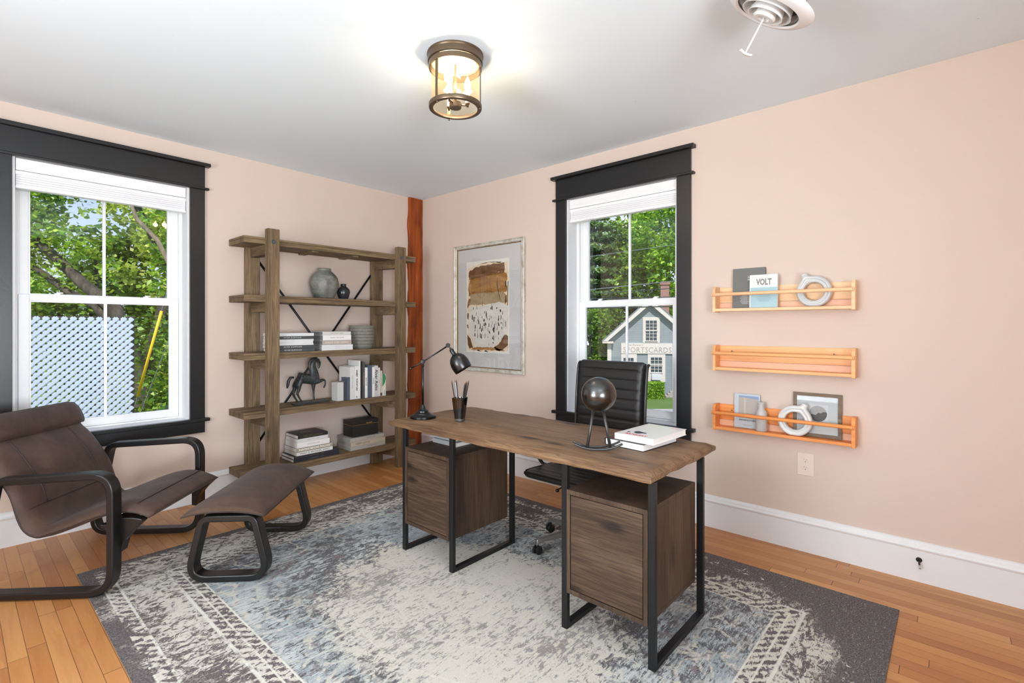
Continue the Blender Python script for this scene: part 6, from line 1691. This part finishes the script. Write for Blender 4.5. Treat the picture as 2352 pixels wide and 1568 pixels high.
cc = scatter(12, 46.5, 10.5, 5.0, 2.5, 3.5, 6.0, 1.6, 2.4)
tree('leafy tree to the right of the shop chimney, right window', (46.5, 10.5, GZ), [([(46.5, 10.5, GZ), (46.5, 10.5, 8)], [.4, .15])], cc, 0.30, 14, ML5, 34, shell_=0.3)

hg = thing('hedge', 'clipped green hedge in front of the shop across the street', 'hedge', tuple(Vector((-3.421, -4.358, 0)) + HW * 34.3 + HR * 9.2 + Vector((0, 0, GZ))), HA)
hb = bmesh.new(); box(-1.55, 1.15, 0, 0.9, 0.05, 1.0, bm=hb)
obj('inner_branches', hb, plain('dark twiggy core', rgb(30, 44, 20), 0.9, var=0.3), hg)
rs = np.random.RandomState(9); N = 12000
q = rs.rand(N, 3) * np.array([2.9, 1.1, 1.12]) - np.array([1.65, 0.1, 0.0])
fc = rs.randint(0, 4, N); q[fc == 0, 1] = -0.08 + rs.rand((fc == 0).sum()) * 0.10; q[fc == 1, 2] = 1.0 + rs.rand((fc == 1).sum()) * 0.12; q[fc == 2, 0] = 1.15 + rs.rand((fc == 2).sum()) * 0.1; q[fc == 3, 1] = -0.08 + rs.rand((fc == 3).sum()) * 0.12
u = rs.normal(size=(N, 3)); u /= np.linalg.norm(u, axis=1)[:, None]; w = np.cross(u, rs.normal(size=(N, 3))); w /= np.linalg.norm(w, axis=1)[:, None]
V = np.stack([q - u * .05, q + w * .03, q + u * .05, q - w * .03], 1).reshape(-1, 3)
me = bpy.data.meshes.new('leaves'); me.from_pydata(V.tolist(), [], [tuple(range(4 * i, 4 * i + 4)) for i in range(N)])
at = me.attributes.new('tone', 'FLOAT', 'FACE'); at.data.foreach_set('value', rs.rand(N).astype(np.float32)); me.materials.append(ML5)
ho_ = bpy.data.objects.new('leaves', me); COL.objects.link(ho_); ho_.parent = hg

# wires across the street
M_WIRE = plain('weathered cable', rgb(120, 128, 132), 0.5); M_WIRED = plain('dark cable', rgb(44, 54, 60), 0.5)
wr = [(((13.44, 6.78, 4.12), (20.0, 5.41, 5.35)), .016, M_WIRE, 'topmost single pale wire crossing the right window high up'),
      (((13.44, 6.78, 2.80), (20.0, 5.41, 3.59)), .020, M_WIRE, 'pale wire, upper one of the lower bundle in the right window'),
      (((13.44, 6.78, 2.64), (20.0, 5.41, 3.23)), .018, M_WIRED, 'dark wire just below the pale one in the right window'),
      (((13.44, 6.78, 2.46), (20.0, 5.41, 2.79)), .020, M_WIRED, 'dark wire just above the sash rail of the right window'),
      (((13.44, 6.78, 2.09), (20.0, 5.41, 2.33)), .028, M_WIRED, 'thick dark cable just below the sash rail of the right window')]
for (a, b), r, m, lb in wr:
    a, b = Vector(a), Vector(b); d = b - a; p0 = a - d * 1.6; p1 = b + d * 2.2; pts = []
    for k in range(25):
        s_ = k / 24; pts.append(p0 + (p1 - p0) * s_)
    single('wire', tube(pts, r, 6), m, lb, 'wire', tuple(p0), 'utility wires along the street', smooth=True)

# lattice screen, posts, guy wire with its yellow guard
ls = thing('lattice_screen', 'pale blue grey diagonal lattice screen with dark posts outside the left window', 'lattice screen', (-2.6, 4.5, GZ))
lat = bmesh.new(); X0, X1, Z0, Z1 = -4.1, -1.665, -1.2, 1.475; pitch = 0.0905; wd = 0.040
def clip_strip(c, sgn, y0, y1):
    # strip along direction (1, sgn) in the x-z plane through x = c at z = Z0 (or Z1)
    pts = []
    zs = Z0 if sgn > 0 else Z1
    a = (c, zs); L_ = Z1 - Z0
    b = (c + L_, Z1 if sgn > 0 else Z0)
    s0 = max(0.0, (X0 - a[0]) / (b[0] - a[0])); s1 = min(1.0, (X1 - a[0]) / (b[0] - a[0]))
    if s1 - s0 < 0.01: return
    p0 = (a[0] + (b[0] - a[0]) * s0, a[1] + (b[1] - a[1]) * s0); p1 = (a[0] + (b[0] - a[0]) * s1, a[1] + (b[1] - a[1]) * s1)
    h = wd / 2 * 0.7071; ox, oz = (-h * sgn, h) if sgn > 0 else (h, h)
    prism([(p0[0] - ox, p0[1] - oz), (p1[0] - ox, p1[1] - oz), (p1[0] + ox, p1[1] + oz), (p0[0] + ox, p0[1] + oz)], y0, y1, 'xz', bm=lat)
c = X0 - (Z1 - Z0)
while c < X1:
    clip_strip(c, 1, 4.494, 4.500); clip_strip(c, -1, 4.501, 4.507); c += pitch
obj('lattice', lat, plain('pale blue vinyl lattice', rgb(206, 216, 228), 0.5, var=0.02), ls, world=True)
M_POST = plain('weathered dark post', rgb(72, 70, 66), 0.8, var=0.2, scale=10)
for x in (-1.70, -4.06): obj('post', box(x, x + 0.055, 4.51, 4.60, GZ, 1.50), M_POST, ls, world=True)
for z_ in (1.455, -1.2): obj('backing_rail', box(-4.06, -1.70, 4.51, 4.55, z_, z_ + 0.035), M_POST, ls, world=True)
GUY = [(-2.134, 6.244, -3.600), (-1.420, 5.439, 0.234), (-1.165, 5.152, 1.601), (-0.605, 4.521, 4.609)]
GUY2 = [(-2.312, 6.444, -3.600), (-1.411, 5.428, -0.115), (-1.068, 5.042, 1.210), (-0.211, 4.077, 4.524)]
gw = thing('guy_wire', 'steel guy wire with a bright yellow guard sleeve outside the left window', 'guy wire', GUY[0])
obj('steel_cable', tube(GUY, 0.006, 6), M_WIRE, gw, world=True, smooth=True)
obj('yellow_guard', tube([GUY[1], GUY[2]], 0.021, 12), plain('yellow guard sleeve', rgb(250, 200, 20), 0.4), gw, world=True, smooth=True)
single('wire', tube(GUY2, 0.005, 6), M_WIRE, 'thin second guy wire slanting right of the yellow guard', 'wire', tuple(GUY2[0]), smooth=True)
cl4 = [(-2.7, 11.5, 4.3, .55), (-2.1, 11.1, 4.6, .5), (-1.55, 10.6, 4.35, .35), (-2.5, 11.3, 3.5, .4), (-1.8, 10.8, 2.8, .35), (-1.25, 10.3, 3.0, .3), (-0.9, 10.1, 4.6, .4), (-0.55, 9.9, 3.9, .3), (-1.3, 10.5, 2.3, .35), (-0.7, 10.0, 2.6, .4), (-0.3, 9.8, 3.2, .35), (-1.6, 10.8, 5.4, .6)]
tree('younger maple behind the large limbs, middle of the left window', (-0.9, 11.6, GZ), [([(-0.9, 11.6, GZ), (-0.95, 11.4, 0.5), (-1.1, 11.0, 3.0)], [.10, .08, .03])], cl4, 0.085, 420, ML2, 41, shell_=0.2)
cc = scatter(26, 37.9, 20.3, -0.2, 1.6, 1.6, 3.0, 0.9, 1.4)
tree('low dark tree filling the gap beside the shop, right window', (37.9, 20.3, GZ), [([(37.9, 20.3, GZ), (37.9, 20.3, 1)], [.25, .1])], cc, 0.20, 40, ML6, 42, shell_=0.4)
